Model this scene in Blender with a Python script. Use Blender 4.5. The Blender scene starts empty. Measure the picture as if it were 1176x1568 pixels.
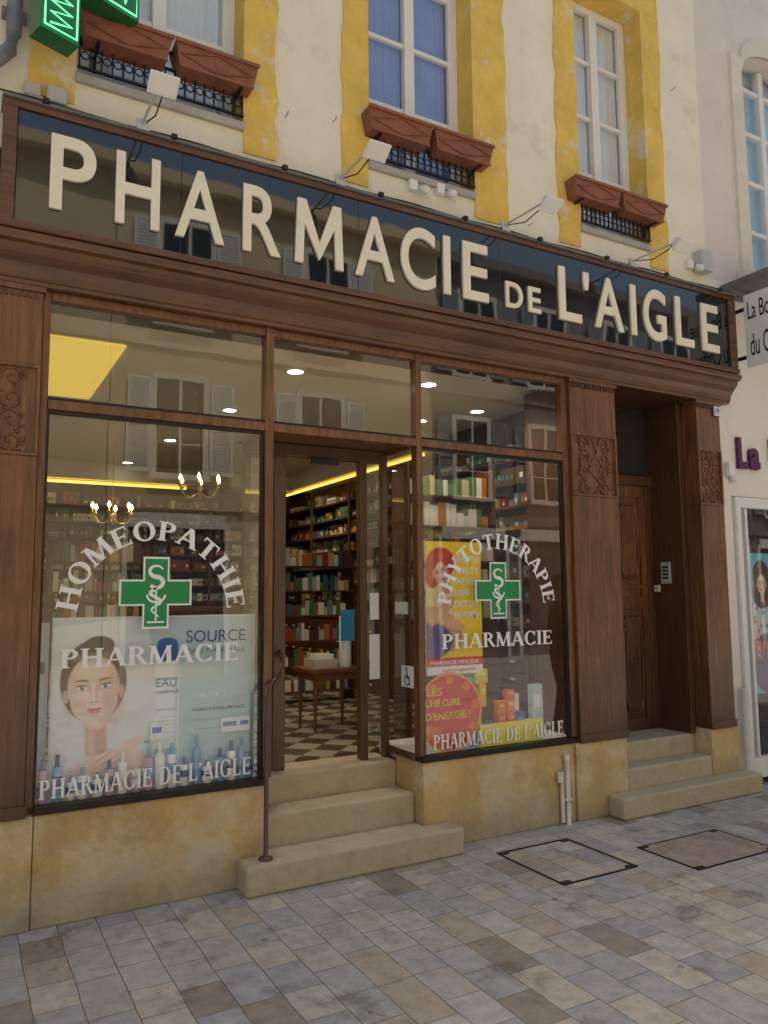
import bpy, math, random, bmesh
import numpy as np
import mathutils
from mathutils import Matrix, Vector
random.seed(7)
sc=bpy.context.scene
def lin(c):
    return tuple((x/12.92 if x<=0.04045 else ((x+0.055)/1.055)**2.4) for x in c[:3])
def s255(r,g,b): return lin((r/255,g/255,b/255))
# ---------------------------------------------------------------- materials
def newmat(name):
    m=bpy.data.materials.new(name); m.use_nodes=True
    return m,m.node_tree,m.node_tree.nodes['Principled BSDF']
def mat(name,col,rough=.6,var=.15,scale=6,bump=.0,bscale=60,metal=0,stretch=(1,1,1),spec=.5,coat=0,stain=None,stainfac=.5,stainscale=1.5,thr=(.5,.68),low=None):
    m,nt,b=newmat(name); N=nt.nodes; L=nt.links
    tc=N.new('ShaderNodeTexCoord'); mp=N.new('ShaderNodeMapping'); mp.inputs['Scale'].default_value=stretch
    L.new(tc.outputs['Object'],mp.inputs[0])
    no=N.new('ShaderNodeTexNoise'); no.inputs['Scale'].default_value=scale; no.inputs['Detail'].default_value=7; no.inputs['Roughness'].default_value=.65
    L.new(mp.outputs[0],no.inputs['Vector'])
    cr=N.new('ShaderNodeValToRGB'); e=cr.color_ramp.elements
    e[0].position=.3; e[1].position=.7
    e[0].color=(*[max(0,c*(1-var)) for c in col],1); e[1].color=(*[min(1,c*(1+var)) for c in col],1)
    L.new(no.outputs['Fac'],cr.inputs[0]); out=cr.outputs[0]
    if stain:
        n2=N.new('ShaderNodeTexNoise'); n2.inputs['Scale'].default_value=stainscale; n2.inputs['Detail'].default_value=10; n2.inputs['Roughness'].default_value=.7
        L.new(tc.outputs['Object'],n2.inputs['Vector'])
        r2=N.new('ShaderNodeValToRGB'); r2.color_ramp.elements[0].position=thr[0]; r2.color_ramp.elements[1].position=thr[1]
        L.new(n2.outputs['Fac'],r2.inputs[0])
        mm=N.new('ShaderNodeMath'); mm.operation='MULTIPLY'; mm.inputs[1].default_value=stainfac; L.new(r2.outputs[0],mm.inputs[0])
        mx=N.new('ShaderNodeMixRGB'); L.new(mm.outputs[0],mx.inputs[0]); L.new(out,mx.inputs[1]); mx.inputs[2].default_value=(*stain,1); out=mx.outputs[0]
    if low: # grime near the ground : (z0,z1,colour,fac)
        sp=N.new('ShaderNodeSeparateXYZ'); L.new(tc.outputs['Object'],sp.inputs[0])
        mr=N.new('ShaderNodeMapRange'); mr.inputs[1].default_value=low[1]; mr.inputs[2].default_value=low[0]; mr.inputs[3].default_value=0; mr.inputs[4].default_value=1
        n4=N.new('ShaderNodeTexNoise'); n4.inputs['Scale'].default_value=4; n4.inputs['Detail'].default_value=8; L.new(tc.outputs['Object'],n4.inputs['Vector'])
        L.new(sp.outputs['Z'],mr.inputs[0]); m4=N.new('ShaderNodeMath'); m4.operation='MULTIPLY'; L.new(mr.outputs[0],m4.inputs[0]); L.new(n4.outputs['Fac'],m4.inputs[1])
        m5=N.new('ShaderNodeMath'); m5.operation='MULTIPLY'; m5.use_clamp=True; m5.inputs[1].default_value=low[3]*2; L.new(m4.outputs[0],m5.inputs[0])
        mx=N.new('ShaderNodeMixRGB'); L.new(m5.outputs[0],mx.inputs[0]); L.new(out,mx.inputs[1]); mx.inputs[2].default_value=(*low[2],1); out=mx.outputs[0]
    L.new(out,b.inputs['Base Color'])
    b.inputs['Roughness'].default_value=rough; b.inputs['Metallic'].default_value=metal
    b.inputs['Specular IOR Level'].default_value=spec; b.inputs['Coat Weight'].default_value=coat; b.inputs['Coat Roughness'].default_value=.15
    if bump:
        bn=N.new('ShaderNodeTexNoise'); bn.inputs['Scale'].default_value=bscale; bn.inputs['Detail'].default_value=6
        L.new(mp.outputs[0],bn.inputs['Vector'])
        bp=N.new('ShaderNodeBump'); bp.inputs['Strength'].default_value=bump; bp.inputs['Distance'].default_value=.01
        L.new(bn.outputs['Fac'],bp.inputs['Height']); L.new(bp.outputs[0],b.inputs['Normal'])
    return m
def vmat(name,rough=.5,coat=0):
    m,nt,b=newmat(name); a=nt.nodes.new('ShaderNodeVertexColor'); a.layer_name='Col'
    nt.links.new(a.outputs[0],b.inputs['Base Color']); b.inputs['Roughness'].default_value=rough; b.inputs['Coat Weight'].default_value=coat
    return m
def emat(name,col,s,samp=True):
    m,nt,b=newmat(name); b.inputs['Base Color'].default_value=(*col,1); b.inputs['Emission Color'].default_value=(*col,1); b.inputs['Emission Strength'].default_value=s
    if not samp: m.cycles.emission_sampling='NONE'
    return m
def glassmat(name,tint=(.93,.96,.95),mul=1.9,rough=.0):
    m,nt,b=newmat(name); N=nt.nodes; L=nt.links; N.remove(b); o=N['Material Output']
    t=N.new('ShaderNodeBsdfTransparent'); t.inputs[0].default_value=(*tint,1)
    g=N.new('ShaderNodeBsdfGlossy'); g.inputs['Roughness'].default_value=rough; g.inputs[0].default_value=(1,1,1,1)
    lw=N.new('ShaderNodeLayerWeight'); lw.inputs[0].default_value=.5
    pw=N.new('ShaderNodeMath'); pw.operation='POWER'; pw.inputs[1].default_value=4; L.new(lw.outputs['Facing'],pw.inputs[0])
    m1=N.new('ShaderNodeMath'); m1.operation='MULTIPLY_ADD'; m1.inputs[1].default_value=.85; m1.inputs[2].default_value=.045*mul; m1.use_clamp=True
    L.new(pw.outputs[0],m1.inputs[0])
    nz=N.new('ShaderNodeTexNoise'); nz.inputs['Scale'].default_value=1.3; tc=N.new('ShaderNodeTexCoord'); L.new(tc.outputs['Object'],nz.inputs['Vector'])
    bp=N.new('ShaderNodeBump'); bp.inputs['Strength'].default_value=.05; bp.inputs['Distance'].default_value=.02; L.new(nz.outputs['Fac'],bp.inputs['Height']); L.new(bp.outputs[0],g.inputs['Normal'])
    mx=N.new('ShaderNodeMixShader'); L.new(m1.outputs[0],mx.inputs[0]); L.new(t.outputs[0],mx.inputs[1]); L.new(g.outputs[0],mx.inputs[2]); L.new(mx.outputs[0],o.inputs[0])
    return m
M={}
M['plaster']=mat('cream_plaster',(.85,.79,.64),.9,.07,2.2,.4,45,stain=(.50,.40,.28),stainfac=.6,stainscale=1.7,thr=(.54,.74))
M['plaster2']=mat('pink_grey_plaster',(.74,.67,.63),.9,.06,2,.3,45,stain=(.5,.45,.42),stainfac=.35)
M['white_pl']=mat('white_render',(.82,.78,.71),.85,.05,3,.2,50,stain=(.5,.44,.36),stainfac=.3)
M['yellow']=mat('worn_yellow_paint',(.77,.52,.11),.8,.16,4,.4,40,stain=(.74,.66,.50),stainfac=.9,stainscale=2.8,thr=(.56,.63))
M['ochre']=mat('ochre_stone',(.58,.40,.17),.9,.28,3.0,.8,26,stain=(.72,.64,.48),stainfac=.75,stainscale=2.6,thr=(.45,.62),low=(0,.32,(.32,.28,.21),.7))
M['step']=mat('step_stone',(.52,.43,.29),.85,.2,5,.6,34,stain=(.28,.23,.16),stainfac=.65,stainscale=5)
M['greystone']=mat('grey_stone',(.42,.40,.36),.9,.15,4,.4,40)
M['wood']=mat('varnished_wood',(.185,.074,.027),.36,.55,5,.15,40,stretch=(7,7,.5),coat=.25,stain=(.06,.025,.011),stainfac=.65,stainscale=2.5,thr=(.45,.7),low=(.5,1.1,(.05,.024,.013),.6))
M['woodh']=mat('varnished_wood_horizontal',(.125,.050,.020),.36,.45,5,.15,40,stretch=(.4,7,7),coat=.25,stain=(.05,.02,.009),stainfac=.6,stainscale=1.8)
M['dwood']=mat('dark_door_wood',(.090,.040,.018),.35,.35,6,.12,40,stretch=(6,6,.6),coat=.3)
M['metal']=mat('dark_metal',(.03,.028,.027),.4,.2,10,metal=.6)
M['iron']=mat('black_iron',(.012,.012,.012),.5,.2,10)
M['white']=mat('white_paint',(.80,.80,.78),.5,.05,8)
M['grey']=mat('grey_plastic',(.50,.51,.50),.5,.08,8)
M['pvc']=mat('cream_pipe',(.68,.62,.48),.5,.1,8)
M['cream']=mat('cream_enamel',(.86,.80,.64),.4,.05,14,stain=(.55,.45,.30),stainfac=.4,stainscale=9,thr=(.56,.75))
M['zinc']=mat('zinc',(.25,.28,.31),.45,.2,6,metal=.4)
M['terra']=mat('terracotta_plastic',(.28,.10,.055),.6,.25,9,.2,60,stain=(.15,.06,.04),stainfac=.6,stainscale=5)
M['lead']=mat('grey_flashing',(.15,.145,.14),.6,.3,5)
M['vc']=vmat('printed_colours',.45)
M['vcg']=vmat('glossy_colours',.25,.3)
M['glass']=glassmat('window_glass',mul=2.1)
M['glassup']=glassmat('upper_window_glass',(.90,.94,.98),3.0)
M['dark']=mat('dark_interior',(.02,.016,.013),.8,.2,4)
M['intwood']=mat('interior_wood',(.085,.032,.014),.5,.3,6,stretch=(3,3,.6))
M['ceil']=mat('ceiling_paint',(.72,.66,.54),.8,.04,3)
M['purple']=mat('purple_letters',(.10,.008,.08),.4,.05,8)
M['decal']=mat('white_vinyl',(.90,.90,.89),.5,.03,9)
M['bulb']=emat('lit_bulb',(1,.8,.5),14,False)
M['spot']=emat('lit_downlight',(1,.93,.8),14,False)
M['cove']=emat('yellow_cove_light',(1,.70,.10),.55)
M['neon']=emat('green_neon',(.2,1,.45),1.3,False)
M['neongreen']=mat('green_case',(.005,.12,.035),.35,.1,8,coat=.3)
m,nt,b=newmat('black_glass'); b.inputs['Base Color'].default_value=(.006,.0065,.007,1); b.inputs['Roughness'].default_value=.025; b.inputs['IOR'].default_value=1.95
nz=nt.nodes.new('ShaderNodeTexNoise'); nz.inputs['Scale'].default_value=1.6; bp_=nt.nodes.new('ShaderNodeBump'); bp_.inputs['Strength'].default_value=.08; bp_.inputs['Distance'].default_value=.02
tcx=nt.nodes.new('ShaderNodeTexCoord'); nt.links.new(tcx.outputs['Object'],nz.inputs['Vector']); nt.links.new(nz.outputs['Fac'],bp_.inputs['Height']); nt.links.new(bp_.outputs[0],b.inputs['Normal'])
M['black']=m
# paving
m,nt,b=newmat('stone_paving'); N=nt.nodes; L=nt.links
tc=N.new('ShaderNodeTexCoord'); mp=N.new('ShaderNodeMapping'); mp.inputs['Rotation'].default_value=(0,0,math.radians(90)); L.new(tc.outputs['Object'],mp.inputs[0])
nw=N.new('ShaderNodeTexNoise'); nw.inputs['Scale'].default_value=5; L.new(tc.outputs['Object'],nw.inputs['Vector'])
mxv=N.new('ShaderNodeMixRGB'); mxv.inputs[0].default_value=.016; L.new(mp.outputs[0],mxv.inputs[1]); L.new(nw.outputs['Color'],mxv.inputs[2])
br=N.new('ShaderNodeTexBrick'); br.inputs['Color1'].default_value=(0,0,0,1); br.inputs['Color2'].default_value=(1,1,1,1); br.inputs['Mortar'].default_value=(.5,.5,.5,1)
br.inputs['Scale'].default_value=1; br.inputs['Brick Width'].default_value=.23; br.inputs['Row Height'].default_value=.175; br.inputs['Mortar Size'].default_value=.0026; br.inputs['Mortar Smooth'].default_value=.6; br.offset=.42; br.squash=1.4; br.squash_frequency=3
L.new(mxv.outputs[0],br.inputs['Vector'])
cr=N.new('ShaderNodeValToRGB'); cr.color_ramp.interpolation='CONSTANT'; cols=[(0,(.48,.45,.41)),(.16,(.42,.415,.42)),(.32,(.54,.485,.40)),(.46,(.46,.43,.39)),(.60,(.33,.28,.225)),(.68,(.51,.485,.455)),(.82,(.45,.385,.30)),(.92,(.39,.39,.405))]
e=cr.color_ramp.elements
e[0].position=0; e[0].color=(*cols[0][1],1); e[1].position=cols[1][0]; e[1].color=(*cols[1][1],1)
for p,c in cols[2:]:
    q=e.new(p); q.color=(*c,1)
L.new(br.outputs['Color'],cr.inputs[0])
n1=N.new('ShaderNodeTexNoise'); n1.inputs['Scale'].default_value=11; n1.inputs['Detail'].default_value=10; n1.inputs['Roughness'].default_value=.75; L.new(tc.outputs['Object'],n1.inputs['Vector'])
r1=N.new('ShaderNodeValToRGB'); r1.color_ramp.elements[0].position=.28; r1.color_ramp.elements[0].color=(.62,.62,.64,1); r1.color_ramp.elements[1].position=.72; r1.color_ramp.elements[1].color=(1.25,1.22,1.18,1); L.new(n1.outputs['Fac'],r1.inputs[0])
mu=N.new('ShaderNodeMixRGB'); mu.blend_type='MULTIPLY'; mu.inputs[0].default_value=1; L.new(cr.outputs[0],mu.inputs[1]); L.new(r1.outputs[0],mu.inputs[2])
n3=N.new('ShaderNodeTexNoise'); n3.inputs['Scale'].default_value=2.6; n3.inputs['Detail'].default_value=9; n3.inputs['Roughness'].default_value=.7; L.new(tc.outputs['Object'],n3.inputs['Vector'])
r3=N.new('ShaderNodeValToRGB'); r3.color_ramp.elements[0].position=.56; r3.color_ramp.elements[0].color=(1,1,1,1); r3.color_ramp.elements[1].position=.66; r3.color_ramp.elements[1].color=(.5,.48,.47,1); L.new(n3.outputs['Fac'],r3.inputs[0])
mu2=N.new('ShaderNodeMixRGB'); mu2.blend_type='MULTIPLY'; mu2.inputs[0].default_value=.85; L.new(mu.outputs[0],mu2.inputs[1]); L.new(r3.outputs[0],mu2.inputs[2])
vo=N.new('ShaderNodeTexVoronoi'); vo.inputs['Scale'].default_value=3.2; L.new(tc.outputs['Object'],vo.inputs['Vector'])
rv=N.new('ShaderNodeValToRGB'); rv.color_ramp.elements[0].position=.045; rv.color_ramp.elements[0].color=(.45,.44,.43,1); rv.color_ramp.elements[1].position=.065; rv.color_ramp.elements[1].color=(1,1,1,1); L.new(vo.outputs['Distance'],rv.inputs[0])
mu3=N.new('ShaderNodeMixRGB'); mu3.blend_type='MULTIPLY'; mu3.inputs[0].default_value=.7; L.new(mu2.outputs[0],mu3.inputs[1]); L.new(rv.outputs[0],mu3.inputs[2])
mo=N.new('ShaderNodeMixRGB'); L.new(br.outputs['Fac'],mo.inputs[0]); L.new(mu3.outputs[0],mo.inputs[1]); mo.inputs[2].default_value=(.15,.135,.12,1)
L.new(mo.outputs[0],b.inputs['Base Color'])
rr=N.new('ShaderNodeMath'); rr.operation='MULTIPLY_ADD'; rr.inputs[1].default_value=.5; rr.inputs[2].default_value=.26; L.new(n1.outputs['Fac'],rr.inputs[0]); L.new(rr.outputs[0],b.inputs['Roughness'])
iv=N.new('ShaderNodeMath'); iv.operation='MULTIPLY_ADD'; iv.inputs[1].default_value=-1.3; iv.inputs[2].default_value=1; L.new(br.outputs['Fac'],iv.inputs[0])
ad=N.new('ShaderNodeMath'); ad.operation='MULTIPLY_ADD'; ad.inputs[1].default_value=.9; L.new(n1.outputs['Fac'],ad.inputs[0]); L.new(iv.outputs[0],ad.inputs[2])
bp_=N.new('ShaderNodeBump'); bp_.inputs['Strength'].default_value=.6; bp_.inputs['Distance'].default_value=.008; L.new(ad.outputs[0],bp_.inputs['Height']); L.new(bp_.outputs[0],b.inputs['Normal'])
M['paving']=m
# ---------------------------------------------------------------- builders
def link(o,parent=None):
    sc.collection.objects.link(o)
    if parent: o.parent=parent
    return o
def empty(name,loc=(0,0,0)):
    o=bpy.data.objects.new(name,None); o.location=loc; o.empty_display_size=.2; return link(o)
class MB:
    def __init__(s): s.v=[];s.f=[];s.c=[];s.sm=[]
    def poly(s,pts,col=(1,1,1),smooth=False):
        n=len(s.v); s.v+= [tuple(p) for p in pts]; s.f.append(tuple(range(n,n+len(pts)))); s.c.append(col); s.sm.append(smooth)
    def box(s,x0,x1,y0,y1,z0,z1,col=(1,1,1),mtx=None):
        n=len(s.v); P=[(x0,y0,z0),(x1,y0,z0),(x1,y1,z0),(x0,y1,z0),(x0,y0,z1),(x1,y0,z1),(x1,y1,z1),(x0,y1,z1)]
        if mtx is not None: P=[tuple(mtx@Vector(p)) for p in P]
        s.v+=P
        for q in ((0,3,2,1),(4,5,6,7),(0,1,5,4),(1,2,6,5),(2,3,7,6),(3,0,4,7)):
            s.f.append(tuple(n+i for i in q)); s.c.append(col); s.sm.append(False)
        return s
    def lathe(s,x,y,z,prof,cols,seg=14,mtx=None,sy=1):
        n=len(s.v)
        for r,h in prof:
            for i in range(seg):
                a=2*math.pi*i/seg; p=Vector((x+r*math.cos(a),y+r*sy*math.sin(a),z+h))
                if mtx is not None: p=mtx@p
                s.v.append(tuple(p))
        for k in range(len(prof)-1):
            c=cols[k] if isinstance(cols,list) else cols
            for i in range(seg):
                j=(i+1)%seg; s.f.append((n+k*seg+i,n+k*seg+j,n+(k+1)*seg+j,n+(k+1)*seg+i)); s.c.append(c); s.sm.append(True)
        s.f.append(tuple(n+(len(prof)-1)*seg+i for i in range(seg))); s.c.append(cols[-1] if isinstance(cols,list) else cols); s.sm.append(False)
    def tube(s,pts,r,col=(1,1,1),seg=8):
        pts=[Vector(p) for p in pts]; n=len(s.v); R=r if isinstance(r,(list,tuple)) else [r]*len(pts)
        for k,p in enumerate(pts):
            d=(pts[min(k+1,len(pts)-1)]-pts[max(k-1,0)]).normalized()
            a=d.orthogonal().normalized() if abs(d.z)>.99 else d.cross(Vector((0,0,1))).normalized(); b=d.cross(a)
            for i in range(seg):
                t=2*math.pi*i/seg; s.v.append(tuple(p+R[k]*(a*math.cos(t)+b*math.sin(t))))
        for k in range(len(pts)-1):
            for i in range(seg):
                j=(i+1)%seg; s.f.append((n+k*seg+i,n+k*seg+j,n+(k+1)*seg+j,n+(k+1)*seg+i)); s.c.append(col); s.sm.append(True)
        s.f.append(tuple(n+i for i in range(seg))); s.c.append(col); s.sm.append(False)
        s.f.append(tuple(n+(len(pts)-1)*seg+i for i in range(seg))); s.c.append(col); s.sm.append(False)
    def build(s,name,material,parent=None,bevel=0):
        me=bpy.data.meshes.new(name); me.from_pydata(s.v,[],s.f); me.update()
        at=me.color_attributes.new('Col','FLOAT_COLOR','CORNER')
        arr=[]
        for f,c in zip(me.polygons,s.c):
            arr+= list((*c,1))*f.loop_total
        at.data.foreach_set('color',arr); me.polygons.foreach_set('use_smooth',s.sm)
        o=bpy.data.objects.new(name,me); me.materials.append(M[material] if isinstance(material,str) else material); link(o,parent)
        if bevel:
            bv=o.modifiers.new('b','BEVEL'); bv.width=bevel; bv.segments=2; bv.limit_method='ANGLE'
        return o
def boxes(name,lst,material,parent=None,bevel=0):
    mb=MB()
    for b in lst: mb.box(*b)
    return mb.build(name,material,parent,bevel)
def plane_y(name,x0,x1,z0,z1,y,material,parent):
    mb=MB(); mb.poly([(x0,y,z0),(x1,y,z0),(x1,y,z1),(x0,y,z1)]); return mb.build(name,material,parent)
def textmesh(name,body,x0,x1,z0,z1,y,material,parent,depth=.001,off=0,side=None,rot=0):
    c=bpy.data.curves.new(name,'FONT'); c.body=body; c.size=1; c.extrude=.5; c.offset=off; c.resolution_u=8; c.align_x='LEFT'
    o=bpy.data.objects.new(name,c); sc.collection.objects.link(o); dg=bpy.context.evaluated_depsgraph_get(); dg.update()
    me=bpy.data.meshes.new_from_object(o.evaluated_get(dg)); bpy.data.objects.remove(o)
    n=len(me.vertices); a=np.zeros(n*3); me.vertices.foreach_get('co',a); a=a.reshape(-1,3)
    mn=a.min(0); mxx=a.max(0); u=(a[:,0]-mn[0])/(mxx[0]-mn[0]); v=(a[:,1]-mn[1])/(mxx[1]-mn[1]); w=(a[:,2]>0).astype(float)
    X=x0+u*(x1-x0); Z=z0+v*(z1-z0); Y=y-w*depth
    if rot:
        cx,cz=(x0+x1)/2,(z0+z1)/2; dx,dz=X-cx,Z-cz; X=cx+dx*math.cos(rot)-dz*math.sin(rot); Z=cz+dx*math.sin(rot)+dz*math.cos(rot)
    if side is not None:
        out=np.stack([side-w*depth,-X,Z],1)
    else: out=np.stack([X,Y,Z],1)
    me.vertices.foreach_set('co',out.ravel()); me.update()
    me.materials.clear(); me.materials.append(M[material]); ob=bpy.data.objects.new(name,me); link(ob,parent); return ob
def painted(name,x0,x1,z0,z1,y,fn,parent,nx=120,nz=140,material='vc'):
    us=np.linspace(0,1,nx); vs=np.linspace(0,1,nz); U,V=np.meshgrid(us,vs)
    W_=abs(x1-x0); H_=z1-z0; C=fn(U*W_,V*H_)
    C=np.clip(C,0,1); C=np.where(C<=.04045,C/12.92,((C+.055)/1.055)**2.4)
    X=x0+U*(x1-x0); Z=z0+V*(z1-z0)
    co=np.stack([X,np.full_like(X,y),Z],-1).reshape(-1,3); idx=np.arange(nx*nz).reshape(nz,nx)
    f=np.stack([idx[:-1,:-1],idx[:-1,1:],idx[1:,1:],idx[1:,:-1]],-1).reshape(-1,4)
    me=bpy.data.meshes.new(name); me.from_pydata(co.tolist(),[],f.tolist()); me.update()
    at=me.color_attributes.new('Col','FLOAT_COLOR','POINT'); at.data.foreach_set('color',np.concatenate([C.reshape(-1,3),np.ones((nx*nz,1))],1).ravel())
    me.materials.append(M[material]); o=bpy.data.objects.new(name,me); link(o,parent); return o
# ---------------------------------------------------------------- serif stroke font (unit height)
def serif(ch):
    T=.205;t=.085;s=.065;P=[];w=.8
    def r(x0,x1,z0,z1): P.append([(x0,z0),(x1,z0),(x1,z1),(x0,z1)])
    def stem(x,z0=0,z1=1,th=T,sv=True):
        r(x-th/2,x+th/2,z0,z1)
        if sv:
            if z0==0: r(x-th/2-.08,x+th/2+.08,0,s)
            if z1==1: r(x-th/2-.08,x+th/2+.08,1-s,1)
    def diag(x0,z0,x1,z1,th): P.append([(x0-th/2,z0),(x0+th/2,z0),(x1+th/2,z1),(x1-th/2,z1)])
    def ring(cx,cz,rx,rz,a0,a1,T1=T,t1=t,n=20):
        for i in range(n):
            a=math.radians(a0+(a1-a0)*i/n); b=math.radians(a0+(a1-a0)*(i+1)/n)
            def th(q): return t1+(T1-t1)*abs(math.cos(q))**1.5
            q=[]
            for ang in (a,b): q.append((cx+rx*math.cos(ang),cz+rz*math.sin(ang)))
            for ang in (b,a):
                k=th(ang); q.append((cx+(rx-k)*math.cos(ang),cz+(rz-k)*math.sin(ang)))
            P.append(q)
    if ch=='I': stem(.22); w=.44
    elif ch=='H': stem(.22); stem(.8); r(.3,.72,.47,.47+t+.02); w=1.02
    elif ch=='E':
        stem(.22); r(.25,.74,0,t); r(.25,.72,1-t,1); r(.3,.58,.47,.47+t); r(.68,.74,0,.24); r(.66,.72,.78,1); r(.54,.59,.38,.65); w=.84
    elif ch=='L': stem(.22); r(.25,.72,0,t); r(.65,.72,0,.27); w=.8
    elif ch=='T': stem(.44,0,1,T,False); r(.26,.62,0,s); r(.06,.82,1-t,1); r(.06,.12,.76,1); r(.76,.82,.76,1); w=.88
    elif ch=='P': stem(.22); ring(.4,.73,.34,.27,-90,90); r(.28,.42,1-t,1); r(.28,.42,.46,.46+t); w=.8
    elif ch=='R': stem(.22); ring(.4,.74,.32,.26,-90,90); r(.28,.42,1-t,1); r(.28,.42,.48,.48+t); diag(.8,0,.48,.5,T); r(.72,.92,0,s); w=.93
    elif ch=='D': stem(.22); ring(.4,.5,.48,.5,-90,90); r(.28,.42,1-t,1); r(.28,.42,0,t); w=.96
    elif ch=='O': ring(.48,.5,.44,.52,0,360,n=32); w=.96
    elif ch=='C': ring(.5,.5,.44,.52,45,315,n=26); r(.77,.84,.66,.98); r(.77,.84,.04,.26); w=.92
    elif ch=='G': ring(.5,.5,.44,.52,45,315,n=26); r(.77,.84,.66,.98); r(.7,.7+T,.06,.44); r(.62,.97,.4,.4+s); w=1.0
    elif ch=='A': diag(.12,0,.46,1,t+.02); diag(.8,0,.47,1,T+.02); r(.25,.68,.3,.3+t); r(0,.26,0,s); r(.64,.96,0,s); w=.94
    elif ch=='M': diag(.14,0,.18,1,t+.02); diag(.52,.02,.2,1,T); diag(.52,.02,.86,1,t+.01); diag(.92,0,.88,1,T); r(.02,.27,0,s); r(.78,1.06,0,s); r(.02,.24,1-s,1); r(.82,1.04,1-s,1); w=1.1
    elif ch=='Y': diag(.46,.42,.16,1,T); diag(.46,.42,.76,1,t+.01); stem(.46,0,.46,T,False); r(.28,.64,0,s); r(0,.3,1-s,1); r(.64,.9,1-s,1); w=.9
    elif ch=="'": P.append([(.1,.68),(.16,.68),(.24,1),(.08,1)]); w=.3
    else: w=.4
    return w,P
def serif_line(name,text,x0,x1,z0,z1,y,parent,material='decal'):
    W=[serif(c) for c in text]; tot=sum(w for w,_ in W); k=(x1-x0)/tot; h=z1-z0; mb=MB(); x=x0; e=0
    for w,P in W:
        for q in P:
            e=(e+1)%9; mb.poly([(x+px*k,y-.0002*e,z0+pz*h) for px,pz in q])
        x+=w*k
    return mb.build(name,material,parent)
def serif_arc(name,text,cx,cz,R,h,a0,a1,y,parent,material='decal'):
    W=[serif(c) for c in text]; tot=sum(w for w,_ in W); mb=MB(); s=0; e=0; k=math.radians(a0-a1)*(R+h*.3)/tot
    for w,P in W:
        ang=math.radians(a0)-(s+w/2)*k/(R+h*.3); ux,uz=math.sin(ang),-math.cos(ang); nx,nz=math.cos(ang),math.sin(ang)
        for q in P:
            e=(e+1)%9; pts=[]
            for px,pz in q:
                dx=(px-w/2)*k; dz=(pz)*h
                pts.append((cx+nx*(R+dz)+ux*dx, y-.0002*e, cz+nz*(R+dz)+uz*dx))
            mb.poly(pts)
        s+=w
    return mb.build(name,material,parent)
def ribbon(mb,pts,w,y,col=(1,1,1)):
    for i in range(len(pts)-1):
        (a,b),(c,d)=pts[i],pts[i+1]; w0=w[i] if isinstance(w,list) else w; w1=w[i+1] if isinstance(w,list) else w
        L=math.hypot(c-a,d-b) or 1; nx,nz=-(d-b)/L,(c-a)/L; yy=y-.0001*(i%3)
        ex,ez=(c-a)/L*w0*.15,(d-b)/L*w0*.15
        mb.poly([(a+nx*w0-ex,yy,b+nz*w0-ez),(a-nx*w0-ex,yy,b-nz*w0-ez),(c-nx*w1+ex,yy,d-nz*w1+ez),(c+nx*w1+ex,yy,d+nz*w1+ez)],col)
# ---------------------------------------------------------------- ground
mb=MB(); mb.poly([(-60,-60,0),(80,-60,0),(80,60,0),(-60,60,0)]); mb.build('paving','paving')
def manhole(x0,x1,y0,y1,framed,lidmat):
    p=empty('manhole_cover',((x0+x1)/2,(y0+y1)/2,0)); cx,cy=(x0+x1)/2,(y0+y1)/2
    a,b=x0-cx,x1-cx; c,d=y0-cy,y1-cy; w=.009
    boxes('frame',[(a,b,c,c+w,0,.007),(a,b,d-w,d,0,.007),(a,a+w,c+w,d-w,0,.007),(b-w,b,c+w,d-w,0,.007)],'metal',p)
    if lidmat: boxes('lid',[(a+w,b-w,c+w,d-w,0,.0045)],lidmat,p)
    k=.06
    boxes('lifting_plates',[(a+w,a+w+k,c+w,c+w+.03,0,.008),(b-w-k,b-w,c+w,c+w+.03,0,.008),(a+w,a+w+k,d-w-.03,d-w,0,.008),(b-w-k,b-w,d-w-.03,d-w,0,.008)],'iron',p)
M['lid']=mat('rusty_lid',(.36,.28,.23),.7,.3,9,.5,50,stain=(.22,.17,.14),stainfac=.7,stainscale=5)
manhole(3.0,3.57,-.86,-.26,True,None)
manhole(3.82,4.55,-1.08,-.62,True,'lid')
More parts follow.
